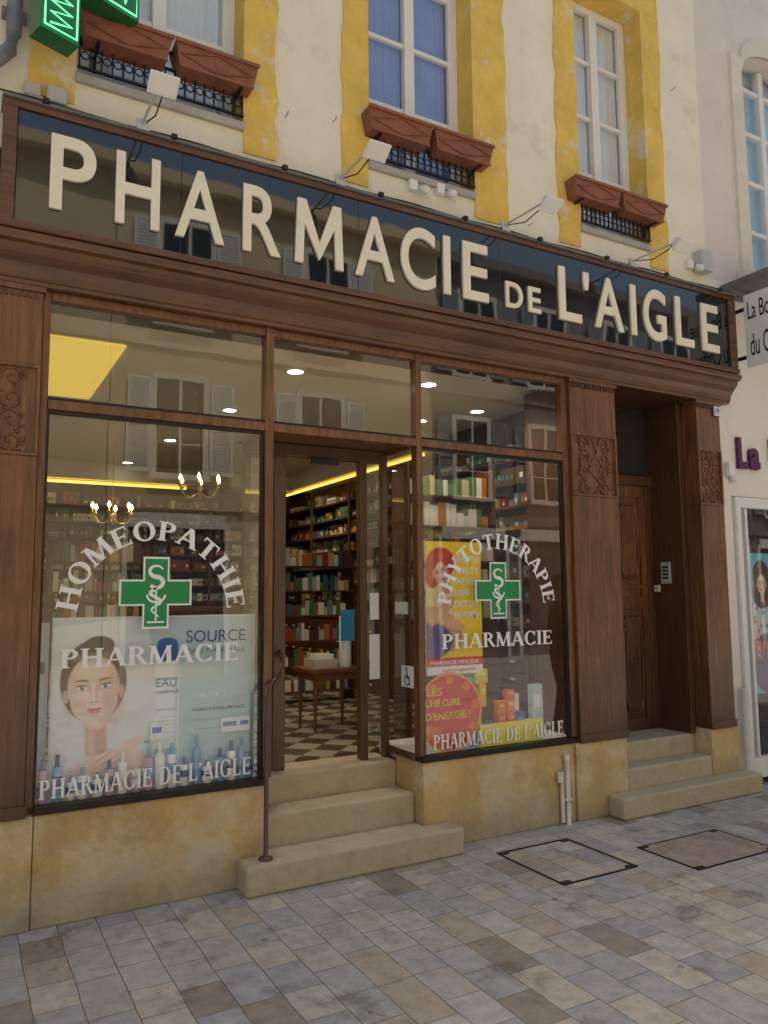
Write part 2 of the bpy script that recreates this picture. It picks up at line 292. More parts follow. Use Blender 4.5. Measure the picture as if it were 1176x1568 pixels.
# ---------------------------------------------------------------- pharmacy building
PB=empty('pharmacy_building')
H=7.4
op=[(.47,1.42),(2.27,3.13),(4.13,4.9)]; zs,zt=4.42,6.5
wl=[]; xs=[-6]+[v for o in op for v in o]+[5.6]
for i in range(0,len(xs),2): wl.append((xs[i],xs[i+1],0,.35,zs,zt))
wl+=[(-6,5.6,0,.35,zt,H),(-6,5.6,0,.35,3.9,zs)]
boxes('upper_wall',wl,'plaster',PB)
boxes('lower_wall_left',[(-6,-.2,0.01,.35,.55,3.9)],'plaster',PB)
boxes('rear_sun_block',[(-6,14,.75,8,3.35,H-.001),(-6,14,.35,.75,H-.3,H-.001),(-6,14,.35,.75,3.35,3.6),(-6.3,-6,0,8,0,H-.001),(-6,14,8,8.3,0,H-.001)],'dark',PB)  # unseen solid mass added behind the facade to block the sun
def band(mb,x0,x1,z0,z1,outer):
    n=18; zl=[z0+(z1-z0)*i/n for i in range(n+1)]; yf=-.012
    ex=[random.uniform(-.018,.018) for _ in zl]
    for i in range(n):
        a0,a1=(x0+ex[i],x0+ex[i+1]) if outer=='l' else (x0,x0); b0,b1=(x1+ex[i],x1+ex[i+1]) if outer=='r' else (x1,x1)
        mb.poly([(a0,yf,zl[i]),(b0,yf,zl[i]),(b1,yf,zl[i+1]),(a1,yf,zl[i+1])])
        mb.poly([(a0,yf,zl[i]),(a1,yf,zl[i+1]),(a1,0,zl[i+1]),(a0,0,zl[i])]); mb.poly([(b0,yf,zl[i]),(b0,0,zl[i]),(b1,0,zl[i+1]),(b1,yf,zl[i+1])])
    mb.poly([(x0,yf,z0),(x0,0,z0),(x1,0,z0),(x1,yf,z0)])
mb=MB()
for (l0,l1,r0,r1) in [(.25,.47,1.42,1.63),(2.08,2.27,3.13,3.42),(3.92,4.13,4.9,5.11)]:
    band(mb,l0,l1,4.24,6.5,'l'); band(mb,r0,r1,4.24,6.5,'r'); mb.box(l0,r1,-.012,0,6.503,6.75)
    mb.box(l1,l1+.006,-.012,.17,4.43,6.5); mb.box(r0-.006,r0,-.012,.17,4.43,6.5); mb.box(l1,r0,-.008,.17,6.494,6.5)
mb.build('window_surrounds','yellow',PB)
for k,(a,b) in enumerate(op):
    f=MB(); y0,y1=.17,.215; c=(a+b)/2; a+=.006;b-=.006
    f.box(a,a+.045,y0,y1,zs,zt-.006); f.box(b-.045,b,y0,y1,zs,zt-.006); f.box(a+.045,b-.045,y0,y1,zt-.06,zt-.006); f.box(a+.045,b-.045,y0,y1,zs,zs+.08)
    f.box(c-.04,c+.04,y0-.012,y1,zs+.08,zt-.06)
    for zz in (4.98,5.48,5.98):
        f.box(a+.045,c-.04,y0+.006,y1-.006,zz,zz+.03); f.box(c+.04,b-.045,y0+.006,y1-.006,zz,zz+.03)
    for q in (a+.045,b-.075): f.box(q,q+.03,y0+.003,y1-.003,zs+.08,zt-.06)
    f.build('window_frame','white',PB,.003)
    plane_y('window_pane',a+.04,b-.04,zs+.05,zt-.03,.195,'glassup',PB)
    cm=MB(); n=60; yc=.235
    for i in range(n):
        xa=a+(b-a)*i/n; xb=a+(b-a)*(i+1)/n; g0=yc+.005*math.sin(i*.9)+.003*math.sin(i*2.3); g1=yc+.005*math.sin((i+1)*.9)+.003*math.sin((i+1)*2.3)
        cm.poly([(xa,g0,zs),(xb,g1,zs),(xb,g1,zt),(xa,g0,zt)],smooth=True)
    cm.build('curtain','white' if k!=1 else mat('painted_sky_reflection',(.28,.36,.68),.8,.1,4),PB)  # middle curtain coloured blue to stand for the sky reflected in its glass
    boxes('window_sill',[(a-.006,b+.006,-.03,.165,zs-.05,zs)],'greystone',PB,.006)
    g=MB(); yg=-.02
    g.box(a,b,yg-.008,yg+.008,4.45,4.462); g.box(a,b,yg-.008,yg+.008,4.60,4.612); g.box(a,b,yg-.008,yg+.008,4.70,4.715)
    nn=16
    for i in range(nn+1):
        xx=a+.01+(b-a-.02)*i/nn; g.box(xx-.005,xx+.005,yg-.005,yg+.005,4.462,4.60)
        if i<nn:
            cx=xx+(b-a-.02)/nn/2; pts=[(cx+.022*math.cos(t*math.pi/5),yg,4.53+.022*math.sin(t*math.pi/5)) for t in range(11)]; g.tube(pts,.0045,seg=5)
    for xx in (a+.02,b-.02): g.box(xx-.007,xx+.007,yg-.007,yg+.007,4.612,4.70)
    g.build('window_guard','iron',PB)
pl=MB()
pl.box(-6,.40,-.012,.35,0,.535); pl.box(.403,1.60,0,.35,0,.535); pl.box(2.64,3.90,0,.35,0,.535); pl.box(3.903,4.40,-.02,.5,0,.53); pl.box(5.33,5.66,-.02,.5,0,.50)
pl.build('stone_plinth','ochre',PB,.008)
st=MB()
st.box(1.43,2.83,-.17,-.001,0,.16); st.box(1.601,2.639,0,.10,0,.158); st.box(1.601,2.639,.10,.33,0,.335); st.box(1.601,2.639,.33,.62,0,.50)
st.box(4.18,5.72,-.18,-.021,0,.15); st.box(4.401,5.329,-.02,.14,0,.30); st.box(4.401,5.329,.14,.6,0,.45)
so_=st.build('stone_steps','step',PB)
bv=so_.modifiers.new('b','BEVEL'); bv.width=.018; bv.segments=3; bv.limit_method='ANGLE'
def pilaster(x0,x1,z0,z1,y0=-.03):
    p=empty('carved_pilaster',((x0+x1)/2,0,0)); p.parent=PB; cx=(x0+x1)/2
    m_=MB(); a,b=x0-cx,x1-cx; h=z1
    c0,c1=2.30,2.77
    m_.box(a,b,y0,.12,z0,c0-.0); m_.box(a,b,y0,.12,c1,h); m_.box(a,b,y0+.014,.12,c0,c1)
    m_.box(a-.008,b+.008,y0-.012,y0-.0005,z0,z0+.06); m_.box(a-.012,b+.012,y0-.016,.1,h,h+.03)
    m_.build('shaft','wood',p,.004)
    d=MB(); n=int((x1-x0)/.028)
    for i in range(n):
        xx=a+.008+(x1-x0-.016)*i/n; d.box(xx,xx+.014,y0-.012,y0-.0005,h-.035,h-.004)
    d.build('dentils','dwood',p)
    fr=MB(); w=.018
    fr.box(a,b,y0-.006,y0+.013,c0,c0+w); fr.box(a,b,y0-.006,y0+.013,c1-w,c1); fr.box(a,a+w,y0-.006,y0+.013,c0+w,c1-w); fr.box(b-w,b,y0-.006,y0+.013,c0+w,c1-w)
    fr.build('panel_moulding','wood',p,.003)
    cv=MB(); W2=(x1-x0)/2-.03; yc=y0+.010; r0=.0075
    stem=[(W2*.35*math.sin(t*.5)*(1-t/26),yc,c0+.03+(c1-c0-.06)*t/20) for t in range(21)]; cv.tube(stem,.009,seg=7)
    rnd=random.Random(int(x0*10))
    for sgn in (-1,1):
        for q in range(4):
            zc=c0+.075+q*.108; xc=sgn*W2*.52; R0=min(W2*.48,.055)
            sp=[]
            for t in range(22):
                a_=t*.42; rr_=R0*(1-t/24); sp.append((xc-sgn*rr_*math.cos(a_),yc-.002,zc+(1 if q%2 else -1)*rr_*math.sin(a_)))
            cv.tube(sp,[r0*(1-t/44) for t in range(22)],seg=6)
            for _ in range(5):
                aa=rnd.uniform(0,6.28); lx=xc+R0*.85*math.cos(aa); lz=zc+R0*.85*math.sin(aa); ln=rnd.uniform(.02,.034); 
                cv.tube([(lx,yc,lz),(lx+ln*.5*math.cos(aa+.7),yc-.006,lz+ln*.5*math.sin(aa+.7)),(lx+ln*math.cos(aa+.9),yc,lz+ln*math.sin(aa+.9))],[.003,.011,.002],seg=6)
    cv.build('carving','wood',p)
pilaster(-.12,.355,.535,3.15); pilaster(3.94,4.40,.53,3.15); pilaster(5.33,5.62,.50,3.15)
boxes('left_jamb',[(-.20,-.125,0,.3,.54,3.4)],'wood',PB)
j=MB()
J=(0.0,.06)
j.box(.357,.395,*J,.575,3.18); j.box(1.575,1.625,-.01,.07,.575,3.155); j.box(2.618,2.66,-.004,.066,.575,3.155); j.box(3.885,3.938,*J,.575,3.18)
for a,b in ((.395,1.575),(1.625,2.618),(2.66,3.885)):
    j.box(a,b,-.006,.062,2.555,2.605); j.box(a,b,0.002,.058,3.135,3.18)
j.box(1.575,1.625,-.01,.07,3.156,3.18); j.box(2.618,2.66,-.004,.066,3.156,3.18)
j.build('shopfront_frame','wood',PB,.004)
boxes('window_sill_trim',[(.40,1.60,-.018,.06,.536,.572),(2.63,3.90,-.018,.06,.536,.572)],'metal',PB,.003)
boxes('window_beads',[(.395,1.575,.012,.05,2.606,2.622),(1.625,2.618,.012,.05,2.606,2.622),(2.66,3.885,.012,.05,2.606,2.622),(.395,1.575,.012,.05,2.538,2.554),(2.66,3.885,.012,.05,2.538,2.554),(.396,.408,.012,.05,.575,2.53),(1.56,1.574,.012,.05,.575,2.53),(2.661,2.672,.012,.05,.575,2.53),(3.872,3.884,.012,.05,.575,2.53)],'metal',PB)
for a,b in ((.39,1.58),(2.65,3.89)):
    plane_y('shop_window_pane',a,b,.57,2.56,.032,'glass',PB)
for a,b in ((.39,1.58),(1.62,2.62),(2.65,3.89)): plane_y('transom_pane',a,b,2.60,3.14,.034,'glass',PB)
mb=MB(); mb.poly([(2.639,.066,.572),(2.639,.42,.572),(2.639,.42,2.555),(2.639,.066,2.555)]); mb.poly([(1.601,.066,.572),(1.601,.42,.572),(1.601,.42,2.555),(1.601,.066,2.555)])
mb.build('porch_side_panes','glass',PB)
dd=MB()
dd.box(1.601,1.64,.42,.48,.50,2.50); dd.box(1.80,1.88,.42,.48,.50,2.50); dd.box(2.42,2.475,.42,.48,.50,2.50); dd.box(2.60,2.639,.42,.48,.50,2.50); dd.box(1.601,2.639,.42,.48,2.501,2.58)
dd.build('door_frame','dwood',PB,.003)
boxes('porch_ceiling',[(1.602,2.638,.063,.60,2.585,2.60)],'wood',PB)
boxes('porch_side_trim',[(2.622,2.656,.067,.42,.537,.571),(2.622,2.656,.067,.42,2.556,2.584),(1.585,1.618,.067,.42,.537,.571),(1.585,1.618,.067,.42,2.556,2.584)],'wood',PB)
for a,b in ((1.64,1.80),(2.475,2.60)): plane_y('door_side_pane',a,b,.5,2.5,.45,'glass',PB)
boxes('door_sensor',[(2.05,2.25,.39,.418,2.46,2.50)],'iron',PB,.004)
boxes('porch_notices',[(2.50,2.58,.444,.447,1.02,1.32),(2.505,2.575,.444,.447,1.42,1.60)],'white',PB)
boxes('door_opening_hours',[(2.632,2.6345,.16,.32,1.46,1.54)],'white',PB)
prof=[(-.0,3.18),(-.045,3.181),(-.05,3.20),(-.058,3.205),(-.062,3.235),(-.085,3.275),(-.12,3.31),(-.135,3.33),(-.14,3.352),(-.17,3.36),(-.178,3.375),(-.178,3.40),(-.165,3.409),(0,3.409)]
mb=MB(); X0,X1=-.2,5.74
for i in range(len(prof)-1):
    (a,b),(c,d)=prof[i],prof[i+1]; mb.poly([(X0,a,b),(X0,c,d),(X1,c,d),(X1,a,b)][::-1])
mb.poly([(X0,a,b) for a,b in prof]); mb.poly([(X1,a,b) for a,b in prof][::-1])
mb.build('shopfront_cornice','woodh',PB)
boxes('cornice_backing',[(-.2,5.74,.0005,.35,3.185,3.895)],'dark',PB)
D=MB()
D.box(4.40,4.44,.12,.55,.45,3.18); D.box(5.275,5.33,.12,.55,.45,3.18); D.box(4.44,5.275,.42,.50,2.50,2.58); D.box(4.44,5.275,.47,.5,2.58,3.18)
D.box(4.44,4.50,.44,.5,.45,2.5); D.box(5.21,5.275,.44,.5,.45,2.5)
D.box(4.40,5.33,.0,.6,3.181,3.2)
D.build('door_reveal','dwood',PB,.004)
DR=empty('carved_entrance_door',(4.855,.47,.45)); DR.parent=PB
d=MB(); hw=.355
d.box(-hw,hw,0,.04,0,2.05)
for a,b,c,e_ in ((-hw,-hw+.07,0,2.05),(hw-.07,hw,0,2.05),(-hw+.07,hw-.07,0,.10),(-hw+.07,hw-.07,1.0,1.10),(-hw+.07,hw-.07,1.17,1.2),(-hw+.07,hw-.07,1.95,2.05),(-.035,.035,.1,1.0),(-.035,.035,1.2,1.95)): d.box(a,b,-.018,-.0005,c,e_)
for sx in (-1,1):
    xa,xb=(.05,.27) if sx>0 else (-.27,-.05)
    for z0_,z1_ in ((.14,.96),(1.25,1.90)):
        d.box(xa+.025,xb-.025,-.014,-.0006,z0_+.03,z1_-.03)
        cx_=(xa+xb)/2; pts=[]
        for t in range(41):
            a_=2*math.pi*t/40; rx=(xb-xa)/2-.004; rz=(z1_-z0_)/2-.01
            ca,sa=math.cos(a_),math.sin(a_); pts.append((cx_+rx*math.copysign(abs(ca)**.45,ca),-.012,(z0_+z1_)/2+rz*math.copysign(abs(sa)**.6,sa)))
        d.tube(pts,.010,seg=6)
        a_=[(cx_+.05*math.cos(t*.5)*(1-t/16),-.016,(z0_+z1_)/2+.05*math.sin(t*.5)*(1-t/16)) for t in range(15)]; d.tube(a_,.007,seg=6)
d.build('door_leaf','wood',DR,.003)
k=MB(); k.lathe(0,0,0,[(.004,0),(.01,.0),(.01,.03),(.026,.035),(.028,.05),(.015,.065)],(1,1,1),mtx=Matrix.Translation((-.30,-.018,.93))@Matrix.Rotation(math.radians(90),4,'X')); k.box(-.02,.02,-.026,-.019,.9,.905)
M['brass']=mat('brass',(.55,.38,.14),.3,.1,8,metal=.9)
k.build('door_knob','brass',DR)
boxes('letter_grille',[(-.25,-.08,-.026,-.0145,1.38,1.62)],'iron',DR,.004)
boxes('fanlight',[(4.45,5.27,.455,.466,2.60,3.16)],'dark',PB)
ic=empty('intercom',(5.272,.30,1.75)); boxes('panel',[(-.014,0,-.05,.05,-.09,.09)],'grey',ic,.004); boxes('buttons',[(-.018,-.0145,-.03,.03,-.05+.03*i,-.035+.03*i) for i in range(4)],'iron',ic)
ic2=empty('door_bell',(5.272,.40,1.62)); boxes('plate',[(-.012,0,-.03,.03,-.03,.03)],'white',ic2,.004); boxes('button',[(-.018,-.0125,-.01,.01,-.01,.01)],'grey',ic2)
# ---------------------------------------------------------------- shop sign
SS=empty('shop_sign',(0,0,0))
seams=[.195,1.02,2.12,3.22,4.30,5.635]
boxes('black_glass_panels',[(seams[i]+.001,seams[i+1]-.001,-.15,-.13,3.452,4.045) for i in range(5)],'black',SS,.0015)
boxes('sign_back',[(.14,5.70,-.129,-.001,3.42,4.08)],'metal',SS)
boxes('sign_frame',[(.125,5.72,-.185,-.1305,3.411,3.45),(.125,5.72,-.165,-.1305,4.047,4.085),(.125,.193,-.17,-.1305,3.4505,4.0465),(5.637,5.72,-.17,-.1305,3.4505,4.0465)],'woodh',SS,.006)
boxes('sign_top_flashing',[(.12,5.73,-.18,-.0,4.086,4.102)],'lead',SS,.003)
S=[('P',.35,.57),('H',.67,.90),('A',.985,1.26),('R',1.37,1.60),('M',1.69,2.01),('A',2.09,2.37),('C',2.42,2.68),('I',2.745,2.80),('E',2.90,3.11),('L',3.745,3.96),("'",3.985,4.04),('A',4.09,4.39),('I',4.47,4.527),('G',4.61,4.86),('L',4.97,5.18),('E',5.28,5.49)]
def letterM(x0,x1,z0,z1,y,dep):
    W=x1-x0;h=z1-z0;t=.165*W; s=.05*W; c=(x0+x1)/2
    o=[(x0,z0),(x0+s,z1),(x0+s+t*1.05,z1),(c,z0+h*.36),(x1-s-t*1.05,z1),(x1-s,z1),(x1,z0),(x1-t,z0),(x1-t-s*.55,z0+h*.62),(c+.002,z0+h*.10),(c-.002,z0+h*.10),(x0+t+s*.55,z0+h*.62),(x0+t,z0)]
    mb=MB(); n=len(o)
    tri=mathutils.geometry.tessellate_polygon([[Vector((a,b,0)) for a,b in o]])
    for t_ in tri: mb.poly([(o[i][0],y-dep,o[i][1]) for i in t_])
    for i in range(n):
        a,b=o[i],o[(i+1)%n]; mb.poly([(a[0],y,a[1]),(a[0],y-dep,a[1]),(b[0],y-dep,b[1]),(b[0],y,b[1])])
    mb.build('letter_M','cream',SS)
for ch,a,b in S:
    if ch=="'": textmesh('letter_apostrophe',"'",a,b,3.82,3.955,-.151,'cream',SS,.018,.02)
    elif ch=='M': letterM(a,b,3.555,3.955,-.151,.018)
    else: textmesh('letter_'+ch,ch,a,b,3.555 if ch not in 'CG' else 3.547,3.955 if ch not in 'CG' else 3.963,-.151,'cream',SS,.018,.012 if ch not in 'CG' else .016)
textmesh('letter_D','D',3.26,3.41,3.56,3.745,-.151,'cream',SS,.015,.016); textmesh('letter_E','E',3.46,3.575,3.56,3.745,-.151,'cream',SS,.015,.016)
cb=MB(); cb.tube([(.1+i*.2,-.17,4.108+.006*math.sin(i*1.7)) for i in range(29)],.005); 
for i in range(9): 
    xx=.3+i*.65; cb.box(xx,xx+.03,-.2,-.16,4.09,4.115)
cb.build('sign_cable','iron',SS)
# ---------------------------------------------------------------- flood lamps
def lamp(x,yh=-.62,z=4.10):
    p=empty('sign_floodlight',(x,-.15,z)); a=MB()
    a.box(-.035,.035,-.03,.03,.0,.03); a.box(-.03,.03,-.02,.0,.03,.07)
    a.tube([(0,-.01,.05),(0,yh+.15+.06,.03)],.008); a.build('arm','grey',p,.002)
    h=MB(); R=Matrix.Translation((0,yh+.15,.0))@Matrix.Rotation(math.radians(-35),4,'X')
    n=len(h.v); P=[(-.035,-.024,.045),(.035,-.024,.045),(.035,.024,.045),(-.035,.024,.045),(-.068,-.05,-.025),(.068,-.05,-.025),(.068,.05,-.025),(-.068,.05,-.025)]
    h.v+=[tuple(R@Vector(q)) for q in P]
    for q in ((0,1,2,3),(7,6,5,4),(4,5,1,0),(5,6,2,1),(6,7,3,2),(7,4,0,3)): h.f.append(tuple(n+i for i in q)); h.c.append((1,1,1)); h.sm.append(False)
    h.box(-.072,.072,-.055,.055,-.034,-.0255,mtx=R); h.box(-.02,.02,-.015,.015,.045,.065,mtx=R)
    h.build('lamp_head','white',p,.004)
    h=MB(); h.box(-.06,.06,-.044,.044,-.037,-.0345,mtx=R); h.build('lamp_glass','white',p)
    w=MB(); w.tube([(0.02,-.0,.06),(.03,yh*.3,.0),(.03,yh*.55,.02),(.02,yh+.2,.06)],.004); w.build('cable','iron',p)
for x in (.80,1.99,3.27,4.51): lamp(x)
# ---------------------------------------------------------------- flower boxes
M['soil']=mat('soil',(.05,.035,.025),.9,.3,20,.5,80)
def flowerbox(cx):
    p=empty('flower_box',(cx,-.045,4.585)); m_=MB()
    for s_ in (-1,1):
        a,b=(-.50,-.008) if s_<0 else (.008,.50); n=len(m_.v)
        P=[(a+.03,-.065,0),(b-.03,-.065,0),(b-.03,.065,0),(a+.03,.065,0),(a,-.085,.145),(b,-.085,.145),(b,.085,.145),(a,.085,.145),(a+.02,-.068,.145),(b-.02,-.068,.145),(b-.02,.068,.145),(a+.02,.068,.145),(a+.02,-.068,.11),(b-.02,-.068,.11),(b-.02,.068,.11),(a+.02,.068,.11)]
        m_.v+=P
        for q in ((0,3,2,1),(0,1,5,4),(1,2,6,5),(2,3,7,6),(3,0,4,7),(4,5,9,8),(5,6,10,9),(6,7,11,10),(7,4,8,11),(8,9,13,12),(9,10,14,13),(10,11,15,14),(11,8,12,15)): m_.f.append(tuple(n+i for i in q)); m_.c.append((1,1,1)); m_.sm.append(False)
        m_.box(a-.004,b+.004,-.097,-.086,.128,.150)
        m_.box(a+.024,b-.024,-.078,-.0665,-.004,.012)
        c=(a+b)/2
        def yy(z): return -.067-.020*z/.145-.004
        for (x0,z0,x1,z1) in ((a+.035,.070,c,.122),(c,.122,b-.035,.070),(b-.035,.070,c,.018),(c,.018,a+.035,.070)): m_.tube([(x0,yy(z0),z0),(x1,yy(z1),z1)],.0055,seg=6)
    m_.build('trough','terra',p,.003)
    s=MB(); s.box(-.475,-.03,-.067,.067,.10,.12); s.box(.03,.475,-.067,.067,.10,.12); s.build('soil',M['soil'],p)
    b=MB()
    for xx in (-.4,.4): b.box(xx-.01,xx+.01,-.06,.10,-.014,-.005); b.box(xx-.01,xx+.01,.075,.09,-.1,-.015)
    b.build('brackets','iron',p)
for c in (.97,2.715,4.475): flowerbox(c)
# ---------------------------------------------------------------- green neon cross
NC=empty('pharmacy_cross_sign',(.335,-.28,4.80)); NC.rotation_euler=(0,0,math.radians(20))
def cross_pts(s,w): return [(-w,-s),(w,-s),(w,-w),(s,-w),(s,w),(w,w),(w,s),(-w,s),(-w,w),(-s,w),(-s,-w),(-w,-w)]
mb=MB(); cp=cross_pts(.43,.10)
for yy,rv in ((-.06,0),(.06,1)):
    q=[(x,yy,z) for x,z in cp]
    quads=[[0,1,2,11],[11,2,5,8],[8,5,6,7],[2,3,4,5],[10,11,8,9]]
    for i in quads: mb.poly([q[k] for k in (i if not rv else i[::-1])])
for i in range(12):
    a,b=cp[i],cp[(i+1)%12]; mb.poly([(a[0],.06,a[1]),(b[0],.06,b[1]),(b[0],-.06,b[1]),(a[0],-.06,a[1])])
mb.build('case','neongreen',NC)
mb=MB()
q=[(x,-.07,z) for x,z in cross_pts(.41,.082)]; mb.tube(q+[q[0]],.005,seg=6)
mb.tube([(-.055+.11*(i%2),-.07,-.39+i*.03) for i in range(27)],.005,seg=6); mb.tube([(-.38+i*.03,-.075,-.055+.11*(i%2)) for i in range(26)],.005,seg=6)
mb.build('neon_tubes','neon',NC)
mb=MB(); mb.box(-.02,.02,.061,.27,.1,.13); mb.box(-.02,.02,.061,.27,-.02,.0); mb.build('bracket','metal',NC)
mb=MB(); mb.box(.33,.43,-.05,-.013,4.20,4.29); mb.box(.22,.30,-.04,-.013,4.21,4.28); mb.build('junction_box','grey',None,.008)
mb=MB(); mb.tube([(.16,-.06,6.8),(.16,-.06,4.50),(.145,-.07,4.40),(.06,-.10,4.27),(-.05,-.10,4.18),(-.1,-.10,4.05),(-.1,-.10,.0)],.038,seg=14); mb.box(.10,.22,-.07,0,4.6,4.63); mb.build('rain_downpipe','zinc')
mb=MB()
for i in range(5): mb.tube([(.12+.03*i,-.03-.012*i,4.13+.012*i),(.33,-.03-.012*i,4.135+.01*i),(.46,-.05,4.12)],.006,seg=6)
mb.box(.12,.2,-.06,-.001,4.14,4.18); mb.build('cable_bundle','grey')
def sensor(x,z,n='security_sensor'):
    m_=MB(); m_.box(-.03,.03,-.045,-.001,-.035,.035); m_.lathe(0,0,0,[(.03,0),(.03,.03),(.022,.055),(.004,.06)],(1,1,1),mtx=Matrix.Translation((.07,-.05,-.02))@Matrix.Rotation(math.radians(120),4,'X')); m_.tube([(0,-.02,0),(.07,-.03,-.01),(.15,-.01,-.05)],.005); o=m_.build(n,'white',None,.004); o.location=(x,-.0,z)
sensor(2.60,4.33); sensor(2.82,4.36); sensor(5.35,4.35)
m_=MB()
for x,z in ((1.69,4.55),(2.02,4.62),(3.62,4.3),(5.25,5.9)):
    m_.tube([(x,0,z),(x,-.04,z),(x,-.05,z+.015)],.0035,seg=6)
m_.build('wall_hooks','zinc',PB)
hb=MB(); hb.box(5.42,5.56,-.10,-.001,4.30,4.48); hb.build('junction_box','grey',None,.006)
# ---------------------------------------------------------------- glass lettering
G=empty('window_lettering')
def winlet(cx,text,a0,a1,n):
    y=.029
    serif_arc('arched_word_'+n,text,cx,1.50,.395,.105,a0,a1,y,G)
    serif_line('word_pharmacie_'+n,'PHARMACIE',cx-.475,cx+.475,1.232,1.328,y,G)
    serif_line('shop_name_'+n,"PHARMACIE DE L'AIGLE",cx-.55,cx+.55,.598,.692,y,G)
    mb=MB(); cz=1.612
    for yy,s_,w_,c in ((.0295,.193,.070,s255(240,245,240)),(.0285,.182,.060,(.004,.27,.08))):
        cp=cross_pts(s_,w_); q=[(cx+x,yy,cz+z) for x,z in cp]
        for i in ([0,1,2,11],[11,2,5,8],[8,5,6,7],[2,3,4,5],[10,11,8,9]): mb.poly([q[k] for k in i],c)
    wc=s255(240,245,240)
    ribbon(mb,[(cx,cz-.15),(cx,cz+.02)],.0045,.0275,wc)
    Sp=[];Sw=[]
    for i in range(11): a=math.radians(20+i*25); Sp.append((cx+.036*math.cos(a),cz+.115+.030*math.sin(a))); Sw.append(.004+.008*i/10)
    for i in range(1,10): a=math.radians(90-i*26); Sp.append((cx+.036*math.cos(a)+.0,cz+.055+.030*math.sin(a))); Sw.append(.012-.003*i/10)
    for i in range(22): t=i/21; Sp.append((cx+.034*(1-.45*t)*math.sin(math.pi+t*3.3*math.pi),cz+.02-.15*t)); Sw.append(.009*(1-.7*t)+.001)
    ribbon(mb,Sp,Sw,.0272,wc)
    ribbon(mb,[(cx+.048*math.cos(t*math.pi/10+math.pi),cz-.012+.040*math.sin(t*math.pi/10+math.pi)) for t in range(11)],.006,.0268,wc)
    ribbon(mb,[(cx-.045,cz-.158),(cx+.045,cz-.158)],.005,.0262,wc)
    mb.build('green_cross_'+n,'vc',G)
winlet(.972,'HOMEOPATHIE',178,2,'left'); winlet(3.285,'PHYTOTHERAPIE',178,2,'right')
# ---------------------------------------------------------------- posters
def sm(x): x=np.clip(x,0,1); return x*x*(3-2*x)
def ell(X,Z,cx,cz,rx,rz,soft=.08,rot=0):
    dx=X-cx; dz=Z-cz; c,s=math.cos(rot),math.sin(rot); a=(dx*c+dz*s)/rx; b=(-dx*s+dz*c)/rz
    return sm((1-np.sqrt(a*a+b*b))/soft+.5)
def rect(X,Z,x0,x1,z0,z1,soft=.003): return sm((X-x0)/soft)*sm((x1-X)/soft)*sm((Z-z0)/soft)*sm((z1-Z)/soft)
def put(C,m,col,al=1): 
    m=(m*al)[...,None]; return C*(1-m)+np.array(col)/255.*m
def face(C,X,Z,cx,cz,k,skin,shade,hair,iris,lip,rot=0):
    c,s=math.cos(rot),math.sin(rot); dx=(X-cx)/k; dz=(Z-cz)/k; u=dx*c+dz*s; v=-dx*s+dz*c
    E=lambda a,b,rx,rz,so=.1,r=0: ell(u,v,a,b,rx,rz,so,r)
    C=put(C,E(0,.22,.76,.98,.08),hair); C=put(C,E(.1,.35,.60,.8,.6),np.array(hair)*1.5,.4)
    C=put(C,E(-.64,-.08,.07,.16,.2),shade); C=put(C,E(.64,-.08,.07,.16,.2),shade)
    C=put(C,rect(u,v,-.27,.30,-1.6,-.6,.08),shade); C=put(C,rect(u,v,-.27,.08,-1.6,-.85,.2),skin,.7)
    C=put(C,E(0,.10,.60,.74,.05),skin); C=put(C,E(0,-.22,.555,.56,.06),skin); C=put(C,E(0,-.52,.36,.42,.07),skin)
    C=put(C,E(.44,-.2,.26,.7,.9),shade,.45); C=put(C,E(-.56,-.1,.16,.6,.9),shade,.3); C=put(C,E(0,.80,.5,.13,.9),shade,.5)
    C=put(C,E(0,.52,.36,.2,.9),[255,244,234],.5); C=put(C,E(-.29,-.18,.17,.12,.9),[255,240,230],.5)
    C=put(C,E(-.34,-.28,.17,.14,.9),lip,.14); C=put(C,E(.34,-.28,.17,.14,.9),lip,.14)
    for sx in (-1,1):
        C=put(C,E(sx*.27,.12,.17,.10,.9),shade,.5); C=put(C,E(sx*.11,.10,.06,.14,.9),shade,.45)
        C=put(C,E(sx*.27,.075,.125,.052,.15,sx*.07),[242,238,234]); C=put(C,E(sx*.27,.082,.055,.055,.15),iris); C=put(C,E(sx*.27,.082,.026,.026,.2),[15,15,20]); C=put(C,E(sx*.27+.02,.105,.012,.012,.3),[255,255,255])
        C=put(C,E(sx*.275,.130,.140,.017,.5,sx*.10),[45,30,25],.9); C=put(C,E(sx*.27,.022,.11,.010,.9),[120,80,65],.45)
        C=put(C,E(sx*.22,.250,.10,.024,.7,sx*.16),np.array(hair)*1.3,.7); C=put(C,E(sx*.36,.262,.09,.018,.7,-sx*.14),np.array(hair)*1.3,.7)
        C=put(C,E(sx*.06,-.275,.026,.014,.6),[120,60,50],.8)
    C=put(C,E(.07,-.06,.035,.22,.9),shade,.5); C=put(C,E(-.01,-.02,.022,.2,.9),[255,244,236],.6); C=put(C,E(0,-.215,.045,.035,.9),[255,244,236],.6); C=put(C,E(.02,-.29,.10,.022,.9),shade,.7)
    C=put(C,E(-.06,-.452,.11,.030,.3,-.06),lip); C=put(C,E(.06,-.452,.11,.030,.3,.06),lip); C=put(C,E(0,-.505,.13,.048,.3),np.minimum(255,np.array(lip)*1.10)); C=put(C,E(-.07,-.468,.09,.008,.8,-.10),[110,35,40],.9); C=put(C,E(.07,-.468,.09,.008,.8,.10),[110,35,40],.9); C=put(C,E(0,-.515,.06,.016,.9),[255,225,220],.5)
    C=put(C,E(0,-.61,.12,.035,.9),shade,.5)
    return C
